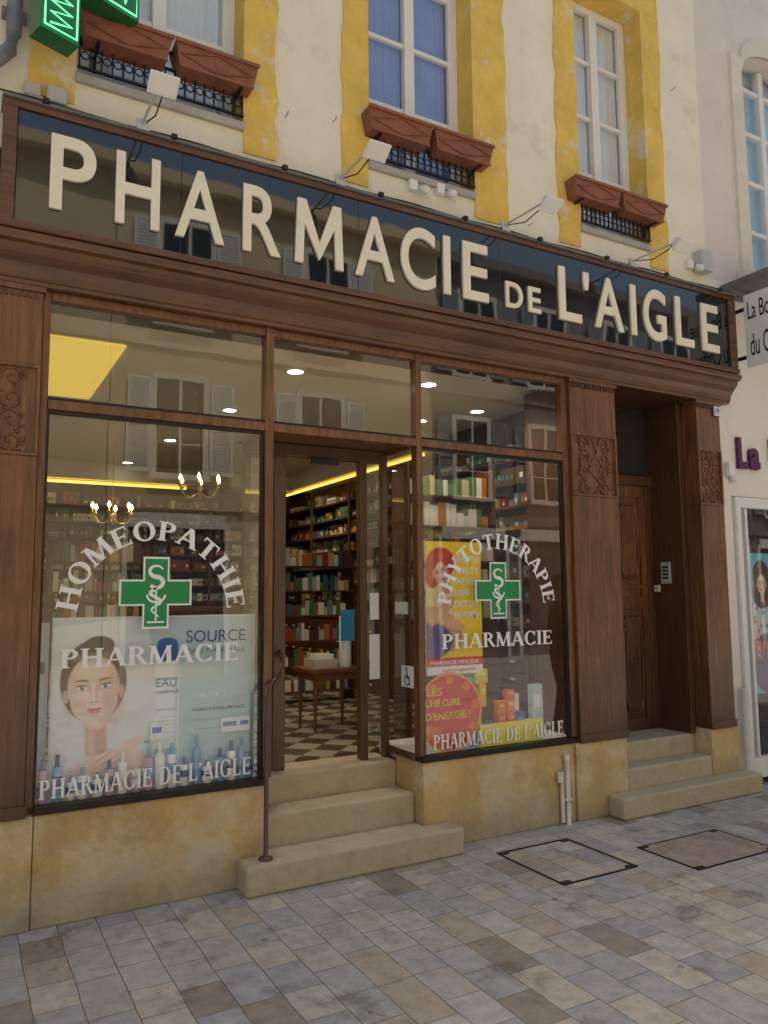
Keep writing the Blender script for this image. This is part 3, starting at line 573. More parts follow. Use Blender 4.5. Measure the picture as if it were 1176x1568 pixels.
def poster1(X,Z):
    C=np.ones(X.shape+(3,))*np.array([200,214,226])/255.
    C=put(C,sm((X-.35)/.8)*sm(1-Z/1.0),[112,162,208],.9)
    for i in range(6): C=put(C,ell(X,Z,.90,.1+.02*i,.45+.03*i,.32+.05*i,.05),[150+12*i,190+8*i,222],.25)
    th=-.10; xr=X*math.cos(th)-Z*math.sin(th); zr=X*math.sin(th)+Z*math.cos(th)
    C=put(C,rect(xr,zr,-.06,.565,-.1,.86),[230,233,237])
    C=put(C,ell(X,Z,.27,.02,.25,.17,.25),[234,200,184]); C=put(C,ell(X,Z,.40,.10,.11,.10,.3,.5),[240,210,195])
    C=face(C,X,Z,.205,.53,.215,[245,216,202],[212,168,150],[50,34,28],[105,140,160],[214,112,118],rot=.05)
    C=put(C,ell(X,Z,.225,.765,.075,.045,.15),[45,30,24])
    C=put(C,ell(X,Z,.37,.21,.11,.035,.3,.6),[241,212,198]); 
    for i in range(4): C=put(C,ell(X,Z,.27+.022*i,.20-.02*i,.055,.012,.3,.5),[243,215,202]); C=put(C,ell(X,Z,.27+.022*i,.189-.02*i,.05,.003,.5,.5),[190,140,125],.6)
    ox=-.045; X=X-ox
    C=put(C,ell(X,Z,.625,.095,.075,.02,.8),[120,140,165],.6)
    C=put(C,rect(X,Z,.555,.70,.10,.68,.006),[240,243,247]); C=put(C,rect(X,Z,.565,.69,.66,.76,.008),[35,95,170]); C=put(C,ell(X,Z,.627,.76,.055,.03,.2),[35,95,170])
    C=put(C,rect(X,Z,.66,.70,.10,.68,.03),[175,190,208],.8); C=put(C,rect(X,Z,.555,.575,.10,.68,.02),[195,206,220],.8)
    C=put(C,rect(X,Z,.565,.69,.56,.575),[120,180,210]); C=put(C,rect(X,Z,.575,.68,.40,.405),[40,90,150]); C=put(C,rect(X,Z,.565,.69,.16,.20),[150,195,220],.8)
    for i in range(5): C=put(C,rect(X,Z,.585,.665,.36-.02*i,.366-.02*i),[120,140,165],.6)
    C=put(C,rect(X,Z,.78,1.04,.53,.534),[90,150,160],.5)
    for i in range(3): C=put(C,rect(X,Z,.78,1.06-.04*i,.38-.05*i,.386-.05*i),[90,120,160],.5)
    return C
P1=empty('skincare_poster')
painted('printed_sheet',.475,1.555,.575,1.475,.10,poster1,P1,300,240)
boxes('backing_board',[(.468,1.562,.104,.112,.574,1.485)],'white',P1)
M['ink']=mat('blue_ink',(.03,.09,.25),.5,.05,8); M['inkg']=mat('teal_ink',(.12,.30,.33),.5,.05,8); M['red']=mat('red_ink',(.6,.02,.02),.5,.05,8); M['yellowink']=mat('yellow_ink',(.85,.62,.02),.5,.05,8)
textmesh('word_source','SOURCE',1.16,1.50,1.335,1.40,.0985,'ink',P1); textmesh('word_eau','EAU THERMALE',1.17,1.50,1.275,1.30,.0985,'inkg',P1)
textmesh('label_eau','EAU',1.00,1.11,1.10,1.145,.0985,'inkg',P1); textmesh('label_th','THERMALE',.995,1.12,1.065,1.08,.0985,'ink',P1)
textmesh('slogan',"L'EAU DE LA PEAU",1.20,1.50,1.03,1.055,.0985,'decal',P1); textmesh('slogan2',"HYDRATE APAISE PROTEGE",1.20,1.50,.955,.973,.0985,'ink',P1)
def poster1b(X,Z):
    C=np.ones(X.shape+(3,))*np.array([205,218,228])/255.; C=put(C,sm(1-Z/.6),[120,165,205],.7); C=put(C,rect(X,Z,.0,.06,.62,.68),[60,80,110]); return C
P1b=empty('side_poster'); painted('printed_sheet',.385,.462,.575,1.46,.16,poster1b,P1b,20,60)
def poster2(X,Z):
    C=np.ones(X.shape+(3,))*np.array([252,214,8])/255.
    C=put(C,ell(X,Z,.02,.45,.20,.34,.12),[235,225,240],.7)
    C=put(C,ell(X,Z,.10,.30,.20,.13,.15,-.5),[222,160,120]); C=put(C,ell(X,Z,.04,.22,.16,.12,.15),[90,70,150])
    C=put(C,ell(X,Z,.12,.74,.115,.10,.12),[190,40,20]); C=put(C,ell(X,Z,.05,.67,.06,.10,.15),[200,50,25])
    C=face(C,X,Z,.115,.67,.095,[238,190,158],[205,140,105],[185,45,20],[60,90,60],[200,40,50],rot=.35)
    C=put(C,ell(X,Z,.11,.775,.09,.03,.3,.3),[210,60,25]); C=put(C,ell(X,Z,.045,.735,.04,.07,.3,-.4),[200,50,25])
    C=put(C,ell(X,Z,.20,.34,.12,.035,.2,-.35),[232,178,140]); C=put(C,ell(X,Z,.13,.42,.14,.04,.2,.75),[228,172,132])
    C=put(C,rect(X,Z,0,1,0,.11),[210,20,35]); C=put(C,rect(X,Z,0,1,0,.055),[240,240,240])
    return C
P2=empty('slimming_poster'); painted('printed_sheet',2.735,3.185,1.06,1.94,.09,poster2,P2,150,220); boxes('backing_board',[(2.733,3.187,.094,.10,1.058,1.942)],'white',P2)
for i,w in enumerate(('VENTRE','SVELTE','UNE SANS','LIGNE ET','DETOX','EN FORME')): textmesh('slogan_%d'%i,w,2.96,3.16,1.80-.075*i,1.845-.075*i,.0885,'decal',P2,off=.02)
textmesh('price','PHARMACIE MINCEUR',2.76,3.15,1.125,1.15,.0885,'decal',P2); textmesh('small','votre programme',2.85,3.12,1.075,1.095,.0885,'red',P2)
def poster3(X,Z):
    C=np.ones(X.shape+(3,))*np.array([215,40,25])/255.
    rr=np.sqrt((X-.28)**2+(Z-.28)**2); a=np.arctan2(Z-.28,X-.28)
    C=put(C,sm((rr-.235)/.01),[240,170,120]); C=put(C,sm((np.sin(a*9)-.2)/.2)*sm((rr-.17)/.02)*sm((.235-rr)/.01),[245,130,20],.9)
    C=put(C,ell(X,Z,.12,.1,.12,.1,.3),[245,150,30],.6)
    return C
P3=empty('energy_poster')
o=painted('printed_disc',2.62,3.18,.54,1.10,.075,poster3,P3,120,120)
me=o.data
bm=bmesh.new(); bm.from_mesh(me); dele=[f for f in bm.faces if (f.calc_center_median().x-2.90)**2+(f.calc_center_median().z-.82)**2>.255**2 or f.calc_center_median().x<2.68]; bmesh.ops.delete(bm,geom=dele,context='FACES'); bm.to_mesh(me); bm.free()
textmesh('w1','LES',2.72,2.84,.93,.98,.0735,'yellowink',P3,off=.02); textmesh('w2','UNE CURE',2.71,2.98,.86,.905,.0735,'yellowink',P3,off=.02); textmesh('w3',"D'ENERGIE !",2.71,3.06,.775,.825,.0735,'yellowink',P3,off=.02)
def bottle(mb,x,y,z,h,r,bc,cc,pump=False):
    mb.lathe(x,y,z,[(r*.92,0),(r,.01*h),(r,.3*h),(r*1.001,.31*h),(r*1.001,.55*h),(r,.56*h),(r,.68*h),(r*.85,.74*h),(r*.4,.78*h),(r*.42,.79*h),(r*.42,h*.93),(r*.38,h)],[bc,bc,bc,cc,bc,bc,bc,cc,cc,cc,cc])
    if pump: mb.lathe(x,y,z+h,[(r*.1,0),(r*.1,h*.12)],cc,6); mb.box(x-r*.9,x+r*.2,y-r*.15,y+r*.15,z+h*1.1,z+h*1.16,cc)
wcol=[s255(240,244,248),s255(190,215,235),s255(110,160,210),s255(248,248,245),s255(120,175,215),s255(200,160,195),s255(240,242,245)]; ccol=[s255(40,95,165),s255(240,240,245),s255(90,160,205),s255(20,70,140)]
mb=MB(); x=.42; rs=random.Random(3)
while x<1.53:
    r=rs.uniform(.020,.030); bottle(mb,x+r,rs.uniform(.062,.068),.573,rs.uniform(.15,.26) if rs.random()<.75 else .12,r,rs.choice(wcol),rs.choice(ccol),rs.random()<.35); x+=2*r+rs.uniform(.003,.022)
for (x,z,w,h) in ((1.36,.83,.10,.08),(1.46,.83,.07,.08),(.97,.82,.07,.10)):
    mb.box(x,x+w,.083,.096,z,z+h-.002,s255(232,238,244)); mb.box(x+.01,x+w-.01,.0815,.0826,z+h*.4,z+h*.7,s255(60,120,185))
mb.build('skincare_bottles','vcg')
mb=MB()
for (x,y,z,w,h,c) in ((3.04,.14,.573,.14,.22,s255(60,160,200)),(3.045,.139,.80,.12,.12,s255(235,240,240)),(3.20,.2,.573,.05,.2,s255(150,190,60)),(3.36,.16,.573,.07,.09,s255(240,120,40)),(3.36,.16,.664,.07,.09,s255(235,100,40)),(3.36,.16,.755,.07,.09,s255(240,130,50)),(3.44,.16,.573,.07,.09,s255(240,120,40)),(3.44,.16,.664,.07,.09,s255(235,110,60)),(3.44,.16,.755,.07,.09,s255(245,140,60)),(3.44,.16,.846,.07,.07,s255(235,100,40)),(3.25,.12,.573,.05,.15,s255(30,90,170)),(3.12,.22,.92,.09,.12,s255(60,150,70)),(3.27,.25,.80,.06,.16,s255(250,190,40)),(3.55,.2,.573,.08,.18,s255(60,120,190)),(3.62,.18,.573,.06,.12,s255(240,240,240)),(3.52,.25,.573,.1,.3,s255(230,235,240)),(3.70,.2,.573,.1,.36,s255(205,225,235)),(3.24,.27,.96,.12,.10,s255(230,210,60))):
    mb.box(x,x+w-.003,y,y+.05,z,z+h-.002,c); mb.box(x+w*.15,x+w*.8,y-.0015,y-.0003,z+h*.55,z+h*.8,tuple(min(1,q*1.6+.15) for q in c))
mb.box(3.12,3.66,.045,.052,.575,.72,s255(240,225,40))
mb.build('medicine_boxes','vc')
WS=empty('accessibility_sticker')
mb=MB(); xx=2.6375; W1=s255(240,240,240); K=s255(15,20,30)
def sq(y0,y1,z0,z1,c,e): mb.poly([(xx-e,y1,z0),(xx-e,y0,z0),(xx-e,y0,z1),(xx-e,y1,z1)],c)
sq(.09,.26,.98,1.13,K,.0); sq(.095,.255,.985,1.125,W1,.0006)
def ring_s(cy,cz,r,w,c,e,a0=0,a1=360):
    n=18
    for i in range(n):
        p=math.radians(a0+(a1-a0)*i/n); q=math.radians(a0+(a1-a0)*(i+1)/n)
        mb.poly([(xx-e,cy+r*math.cos(p),cz+r*math.sin(p)),(xx-e,cy+r*math.cos(q),cz+r*math.sin(q)),(xx-e,cy+(r-w)*math.cos(q),cz+(r-w)*math.sin(q)),(xx-e,cy+(r-w)*math.cos(p),cz+(r-w)*math.sin(p))],c)
ring_s(.18,1.03,.035,.009,K,.0012); ring_s(.185,1.105,.011,.011,K,.0012); sq(.176,.188,1.04,1.093,K,.0014); sq(.15,.186,1.04,1.05,K,.0016); sq(.145,.156,1.0,1.05,K,.0018)
mb.build('pictogram','vc',WS)
HR=MB(); HR.tube([(1.565,-.09,.16),(1.565,-.09,1.02),(1.60,-.06,1.09),(1.70,.08,1.13),(1.80,.28,1.17),(1.84,.42,1.24)],.013,seg=10); HR.lathe(1.565,-.09,.16,[(.04,0),(.04,.012),(.018,.02)],(1,1,1)); HR.box(1.82,1.86,.415,.42,1.2,1.28)
HR.build('handrail',mat('brown_rail',(.10,.04,.024),.35,.2,9,coat=.3))
mb=MB(); mb.tube([(3.80,-.03,.0),(3.80,-.03,.43)],.017,seg=12); mb.tube([(3.80,-.03,.43),(3.80,-.03,.47)],.022,seg=12); mb.tube([(3.755,-.025,.02),(3.755,-.025,.28),(3.755,-.025,.36)],.015,seg=10); mb.tube([(3.735,-.028,.29),(3.735,-.028,.36)],.02,seg=10); mb.tube([(3.84,-.012,.05),(3.84,-.012,.13)],.008); mb.box(3.77,3.83,-.05,-.0,.16,.175)
mb.build('drain_pipe','pvc')
HN=empty('house_number_sign'); boxes('plate',[(5.53,5.60,-.052,-.047,3.06,3.14)],mat('plate_white',(.75,.76,.78),.3,.03,5),HN,.002); boxes('border',[(5.524,5.606,-.0468,-.046,3.054,3.146)],'ink',HN); textmesh('number','19',5.54,5.59,3.075,3.125,-.0525,'ink',HN,.001,.02)
# ---------------------------------------------------------------- interior
IN=empty('pharmacy_interior'); IN.parent=PB
boxes('ceiling',[(-1.5,4.38,.07,6.3,3.20,3.3)],'ceil',IN)
boxes('interior_walls',[(-1.6,-1.5,.3,6.3,.5,3.3),(4.40,4.46,.5,6.3,.5,3.3),(-1.5,4.38,6.2,6.3,.5,3.2),(3.95,4.399,.13,.5,.5,3.17),(-1.5,.35,.13,.3,.53,3.19)],'intwood',IN)
boxes('window_bed',[(.40,1.60,.06,.60,.5,.571),(2.66,3.94,.06,.60,.5,.571)],'white',IN)
m,nt,b=newmat('chequered_tiles'); tc=nt.nodes.new('ShaderNodeTexCoord'); ch=nt.nodes.new('ShaderNodeTexChecker'); ch.inputs['Scale'].default_value=5; mp=nt.nodes.new('ShaderNodeMapping'); mp.inputs['Rotation'].default_value=(0,0,.785)
nt.links.new(tc.outputs['Object'],mp.inputs[0]); nt.links.new(mp.outputs[0],ch.inputs[0]); ch.inputs[1].default_value=(.46,.41,.30,1); ch.inputs[2].default_value=(.12,.085,.055,1); nt.links.new(ch.outputs[0],b.inputs['Base Color']); b.inputs['Roughness'].default_value=.25
M['tile']=m
mb=MB(); mb.box(-1.5,4.4,.62,6.3,.45,.515); mb.build('floor','tile',IN)
pal=[s255(*c) for c in ((225,222,215),(200,200,195),(215,210,200),(50,90,120),(80,130,140),(150,50,40),(180,115,50),(190,180,150),(90,120,70),(225,225,220),(140,85,45),(60,110,85),(190,155,70),(60,110,85),(180,180,170),(120,135,145),(90,70,55),(70,50,40),(110,60,40))]
sh=MB(); pr=MB(); rs=random.Random(5)
zsh=[1.32,1.52,1.72,1.92,2.12,2.32,2.52,2.72]
for z in zsh:
    sh.box(4.10,4.395,.62,6.1,z-.02,z); sh.box(-1.4,4.09,5.88,6.19,z-.02,z)
    for side in (0,1):
        p=.66 if side==0 else -1.35; end=6.0 if side==0 else 4.0
        while p<end:
            run=rs.randint(1,5); w=rs.uniform(.03,.065); h=rs.uniform(.06,.16); c=rs.choice(pal); dpt=rs.uniform(.0,.07)
            for _ in range(run):
                if p+w>end: break
                if side==0: pr.box(4.14+dpt,4.3,p,p+w-.004,z,z+h,c); pr.box(4.138+dpt,4.1395+dpt,p+w*.15,p+w*.8,z+h*.3,z+h*.6,rs.choice(pal))
                else: pr.box(p,p+w-.004,5.92+dpt,6.1,z,z+h,c); pr.box(p+w*.15,p+w*.8,5.918+dpt,5.9195+dpt,z+h*.3,z+h*.6,rs.choice(pal))
                p+=w
            p+=rs.uniform(0,.08)
for y in (.62,1.7,2.8,3.9,5.0,6.08): sh.box(4.08,4.10,y-.02,y+.02,1.30,3.0)
for x in (-1.4,-.3,.8,1.9,3.0,4.05): sh.box(x-.02,x+.02,5.86,5.88,1.30,3.0)
sh.build('shelving','intwood',IN)
pr.build('shelf_products','vc',IN)
dr=MB(); kn=MB(); dr.box(4.02,4.39,.62,6.1,.516,1.28); dr.box(-1.4,4.01,5.82,6.19,.516,1.28)
for i in range(20):
    for j_ in range(5):
        y=.68+i*.27; z=.56+j_*.14; dr.box(4.012,4.0195,y,y+.25,z,z+.125); kn.box(4.0,4.0115,y+.10,y+.15,z+.05,z+.07)
        x=-1.3+i*.26; dr.box(x,x+.24,5.812,5.8195,z,z+.125); kn.box(x+.10,x+.15,5.80,5.8115,z+.05,z+.07)
dr.build('drawer_units','intwood',IN); kn.build('drawer_labels','white',IN)
ct=MB(); ct.box(.4,3.0,4.2,4.7,.516,1.42); ct.box(.3,3.1,4.1,4.8,1.421,1.46); ct.build('counter','intwood',IN)
def shelfunit(name,x0,x1,y0,y1,z1):
    p=empty(name,(x0,y0,.516)); p.parent=IN; a=MB(); q=MB(); a.box(0,.02,0,y1-y0,0,z1); a.box(x1-x0-.02,x1-x0,0,y1-y0,0,z1)
    z=.1
    while z<z1:
        a.box(.02,x1-x0-.02,0,y1-y0,z,z+.015); xx=.03
        while xx<x1-x0-.1:
            w=rs.uniform(.03,.07); h=rs.uniform(.08,.18); q.box(xx,xx+w-.003,.02,.12,z+.016,z+.016+h,rs.choice(pal)); xx+=w
        z+=.25
    a.build('rack','intwood',p); q.build('goods','vc',p)
shelfunit('display_rack',.7,1.5,2.6,2.9,1.5); shelfunit('display_rack',2.9,3.7,3.0,3.3,1.5)
gs=MB(); g2=MB()
for z in (1.40,1.62,1.85,2.12,2.36):
    gs.box(3.05,3.85,.8,1.05,z-.012,z)
    xx=3.07
    while xx<3.8:
        w=rs.uniform(.04,.08); h=rs.uniform(.09,.19); g2.box(xx,xx+w-.003,.82,1.0,z+.0005,z+h,rs.choice(pal[:3]+pal[9:10]+pal[6:9])); xx+=w
gs.box(3.03,3.05,.8,1.05,.516,2.6); gs.box(3.85,3.87,.8,1.05,.516,2.6); gs.build('tall_rack','intwood',IN); g2.build('tall_rack_goods','vc',IN)
tb=empty('wooden_table',(2.72,1.55,.516)); a=MB(); a.box(-.24,.24,-.2,.2,.46,.49); a.box(-.21,.21,-.17,.17,.40,.4595)
for sx in (-1,1):
    for sy in (-1,1): a.lathe(sx*.19,sy*.15,0,[(.012,0),(.014,.15),(.022,.3),(.02,.4)],(1,1,1),8)
a.build('table_frame',mat('table_wood',(.16,.06,.025),.35,.3,6),tb,.003)
a=MB(); a.box(-.18,.02,-.12,.1,.491,.56,s255(200,190,170)); a.box(-.15,-.01,-.1,.05,.561,.60,s255(235,235,235)); a.lathe(.12,-.05,.491,[(.05,0),(.05,.40),(.045,.41)],s255(225,230,235)); a.box(.06,.18,-.10,-.09,.70,.95,s255(60,150,210)); a.build('table_leaflets','vc',tb)
lt=empty('ceiling_downlights'); lt.parent=IN
spots=[(2.1,.80),(3.14,.65),(2.05,2.15),(1.92,3.7),(1.8,5.3),(3.75,1.75),(3.6,3.2),(.55,2.9),(.3,4.4),(3.5,4.7),(4.0,1.2)]
mb=MB(); rm=MB()
for x,y in spots:
    mb.lathe(x,y,3.19,[(.001,0),(.055,0),(.055,.005)],(1,1,1),18); rm.lathe(x,y,3.186,[(.058,0),(.08,0),(.08,.013),(.058,.013)],(1,1,1),18)
mb.build('lamps','spot',lt); rm.build('rims','white',lt)
for i,(x,y) in enumerate([(2.1,.8),(1.92,3.7),(3.5,.62),(.55,2.9),(3.5,4.5)]):
    l=bpy.data.lights.new('downlight','SPOT'); l.energy=42; l.color=(1,.82,.58); l.spot_size=math.radians(140); l.spot_blend=.7; l.shadow_soft_size=.05; o=bpy.data.objects.new('downlight_%d'%i,l); o.location=(x,y,3.17); link(o,lt)
boxes('cove_panel',[(-.2,.92,.78,2.3,3.185,3.199)],'cove',IN)
boxes('cove_strip',[(-1.4,2.6,5.6,5.66,2.95,2.98),(4.05,4.08,2.2,6.0,2.96,2.985),(-1.4,-1.3,1,5.5,2.9,2.96)],emat('yellow_strip_light',(1,.66,.10),1.6),IN)
boxes('pelmet',[(-1.45,4.05,5.55,5.95,3.0,3.199),(4.0,4.38,2.2,5.55,3.0,3.199)],'ceil',IN)
def chandelier(x,y,z,s=1):
    p=empty('chandelier',(x,y,z)); a=MB(); b=MB()
    a.tube([(0,0,0),(0,0,3.19-z)],.004); a.lathe(0,0,-.12*s,[(.005,0),(.03*s,.03*s),(.012*s,.06*s),(.03*s,.1*s),(.008,.14*s)],(1,1,1),10)
    for i in range(6):
        t=i*math.pi/3+.2; c,sn=math.cos(t),math.sin(t)
        a.tube([(c*r*s,sn*r*s,zz*s) for r,zz in ((.02,-.06),(.08,-.10),(.15,-.09),(.20,-.03),(.20,0))],.006)
        a.lathe(c*.2*s,sn*.2*s,0,[(.02*s,0),(.025*s,.01*s),(.008,.012),(.008,.05*s)],(1,1,1),8); b.lathe(c*.2*s,sn*.2*s,.05*s,[(.006*s,0),(.018*s,.02*s),(.014*s,.035*s),(.002,.06*s)],(1,1,1),8)
    a.build('frame','brass',p); b.build('bulbs','bulb',p)
chandelier(2.04,3.0,2.62); chandelier(1.40,4.5-.6,2.42)
# ---------------------------------------------------------------- neighbouring building
NB=empty('neighbouring_building')
boxes('upper_wall',[(5.603,6.22,0.01,.35,4.3,H),(7.25,14,0.01,.35,4.3,H),(6.22,7.25,0.01,.35,6.72,H),(6.22,7.25,.01,.35,4.3,4.45)],'plaster2',NB)
mb=MB(); n=16; xa,xb=6.22,7.25; 
def az(x): t=(x-(xa+xb)/2)/((xb-xa)/2); return 6.42+.26*math.sqrt(max(0,1-t*t))
for i in range(n):
    x0=xa+(xb-xa)*i/n; x1=xa+(xb-xa)*(i+1)/n; mb.poly([(x0,.01,az(x0)),(x1,.01,az(x1)),(x1,.01,6.72),(x0,.01,6.72)]); mb.poly([(x0,.01,az(x0)),(x0,.2,az(x0)),(x1,.2,az(x1)),(x1,.01,az(x1))])
mb.build('arch_infill','plaster2',NB)
mb=MB(); 
for i in range(n):
    x0=xa+(xb-xa)*i/n; x1=xa+(xb-xa)*(i+1)/n
    mb.poly([(x0,-.02,az(x0)),(x1,-.02,az(x1)),(x1,-.02,az(x1)+.16),(x0,-.02,az(x0)+.16)]); mb.poly([(x0,-.02,az(x0)+.16),(x1,-.02,az(x1)+.16),(x1,.01,az(x1)+.16),(x0,.01,az(x0)+.16)])
mb.box(xa-.15,xa,-.02,.01,4.46,6.56); mb.box(xb,xb+.15,-.02,.01,4.46,6.56); mb.box(xa-.2,xb+.2,-.06,.009,4.36,4.45)
mb.build('arch_surround',mat('cream_stone',(.74,.68,.58),.85,.08,4,.3,40),NB)
f=MB(); f.box(xa,xa+.06,.15,.2,4.451,6.4); f.box(xb-.06,xb,.15,.2,4.451,6.4); f.box(6.70,6.77,.14,.2,4.451,6.66)
for z in (4.452,4.95,5.45,5.95,6.40): f.box(xa+.06,6.70,.152,.198,z,z+.04); f.box(6.77,xb-.06,.152,.198,z,z+.04)
f.build('window_frame','white',NB); plane_y('window_pane',xa,xb,4.45,6.7,.17,'glassup',NB); boxes('reflection_panel',[(xa,xb,.25,.26,4.45,6.7)],mat('cyan_reflection',(.45,.64,.72),.8,.1,4),NB)  # panel added behind the pane; its cyan paints the blue reflection
boxes('ground_floor_wall',[(5.663,5.77,0.005,.35,0,4.299),(5.603,5.662,.005,.35,.505,4.299),(5.771,14,0.005,.35,2.40,4.299),(9.2,14,.005,.35,0,2.399)],'white_pl',NB)
boxes('dark_canopy',[(5.75,9,-.12,.0,4.15,4.25),(5.75,9,-.55,-.121,4.19,4.25)],'lead',NB,.01)
boxes('shop_frame',[(5.78,5.84,-.03,.04,.06,2.39),(5.84,9.2,-.03,.04,2.30,2.39),(5.84,9.2,-.03,.04,.06,.22),(5.90,5.93,-.02,.03,.22,2.3),(7.4,7.46,-.03,.04,.22,2.3)],'white',NB,.004)
boxes('shop_interior',[(5.77,9.2,.05,1.2,.05,.2),(5.77,9.2,1.2,1.25,.0,2.5),(5.772,9.2,.36,1.2,2.402,2.45)],'dark',NB)
plane_y('shop_pane',5.93,9.2,.22,2.30,.01,'glass',NB)
textmesh('letter_L','L',5.85,5.97,2.64,2.91,-.0,'purple',NB,.03,.04); textmesh('letter_a','a',6.00,6.14,2.64,2.83,-.0,'purple',NB,.03,.04); textmesh('word_boutique','Boutique',6.3,7.3,2.66,2.93,0,'purple',NB,.03,.04)
def poster4(X,Z):
    C=np.ones(X.shape+(3,))*np.array([95,185,205])/255.
    C=put(C,ell(X,Z,.24,.55,.17,.30,.1),[200,215,220]); C=put(C,ell(X,Z,.24,.25,.18,.25,.1),[80,60,120])
    C=put(C,ell(X,Z,.10,.50,.05,.2,.2,.3),[225,185,160]); C=put(C,ell(X,Z,.23,.98,.12,.16,.1),[45,25,20]); C=put(C,ell(X,Z,.23,.86,.13,.14,.1),[50,28,22])
    C=face(C,X,Z,.23,.93,.10,[232,190,165],[195,145,120],[45,25,20],[60,50,40],[200,50,60]); 
    for i in range(30): C=put(C,ell(X,Z,.10+.28*((i*37)%17)/17,.30+.5*((i*23)%13)/13,.018,.018,.4),[[220,60,90],[240,200,60],[60,120,170]][i%3],.8)
    return C
P4=empty('fashion_poster'); painted('printed_sheet',5.95,6.45,.72,1.92,.06,poster4,P4,90,180); textmesh('word_fashion','FASHION',5.97,6.42,1.05,1.18,.058,'red',P4,off=.03)
PS=empty('projecting_shop_sign'); boxes('board',[(5.80,5.83,-.68,-.19,3.47,4.10)],mat('board_white',(.76,.76,.73),.5,.05,4),PS,.004)
textmesh('line_one','La Boutique',.225,.66,3.83,4.03,0,'metal',PS,.002,0,side=5.799); textmesh('line_two','du Coiffeur',.235,.66,3.56,3.75,0,'metal',PS,.002,0,side=5.799)
boxes('brackets',[(5.808,5.822,-.189,.004,3.55,3.58),(5.808,5.822,-.189,.004,3.97,4.0)],'metal',PS)
mb=MB(); mb.tube([(5.72,-.05,.3),(5.72,-.05,.8)],.03,seg=12); mb.tube([(5.72,-.05,0),(5.72,-.05,.3)],.024,seg=12); mb.build('drain_pipe','pvc')
mb=MB(); mb.box(-.03,.03,-.05,0,-.06,.06); mb.lathe(0,0,0,[(.03,0),(.035,.02),(.03,.05),(.01,.06)],(1,1,1),12,mtx=Matrix.Translation((0.05,-.03,-.05))@Matrix.Rotation(math.pi,4,'X')); o=mb.build('wall_light','white',None,.005); o.location=(5.72,0.0,2.62)
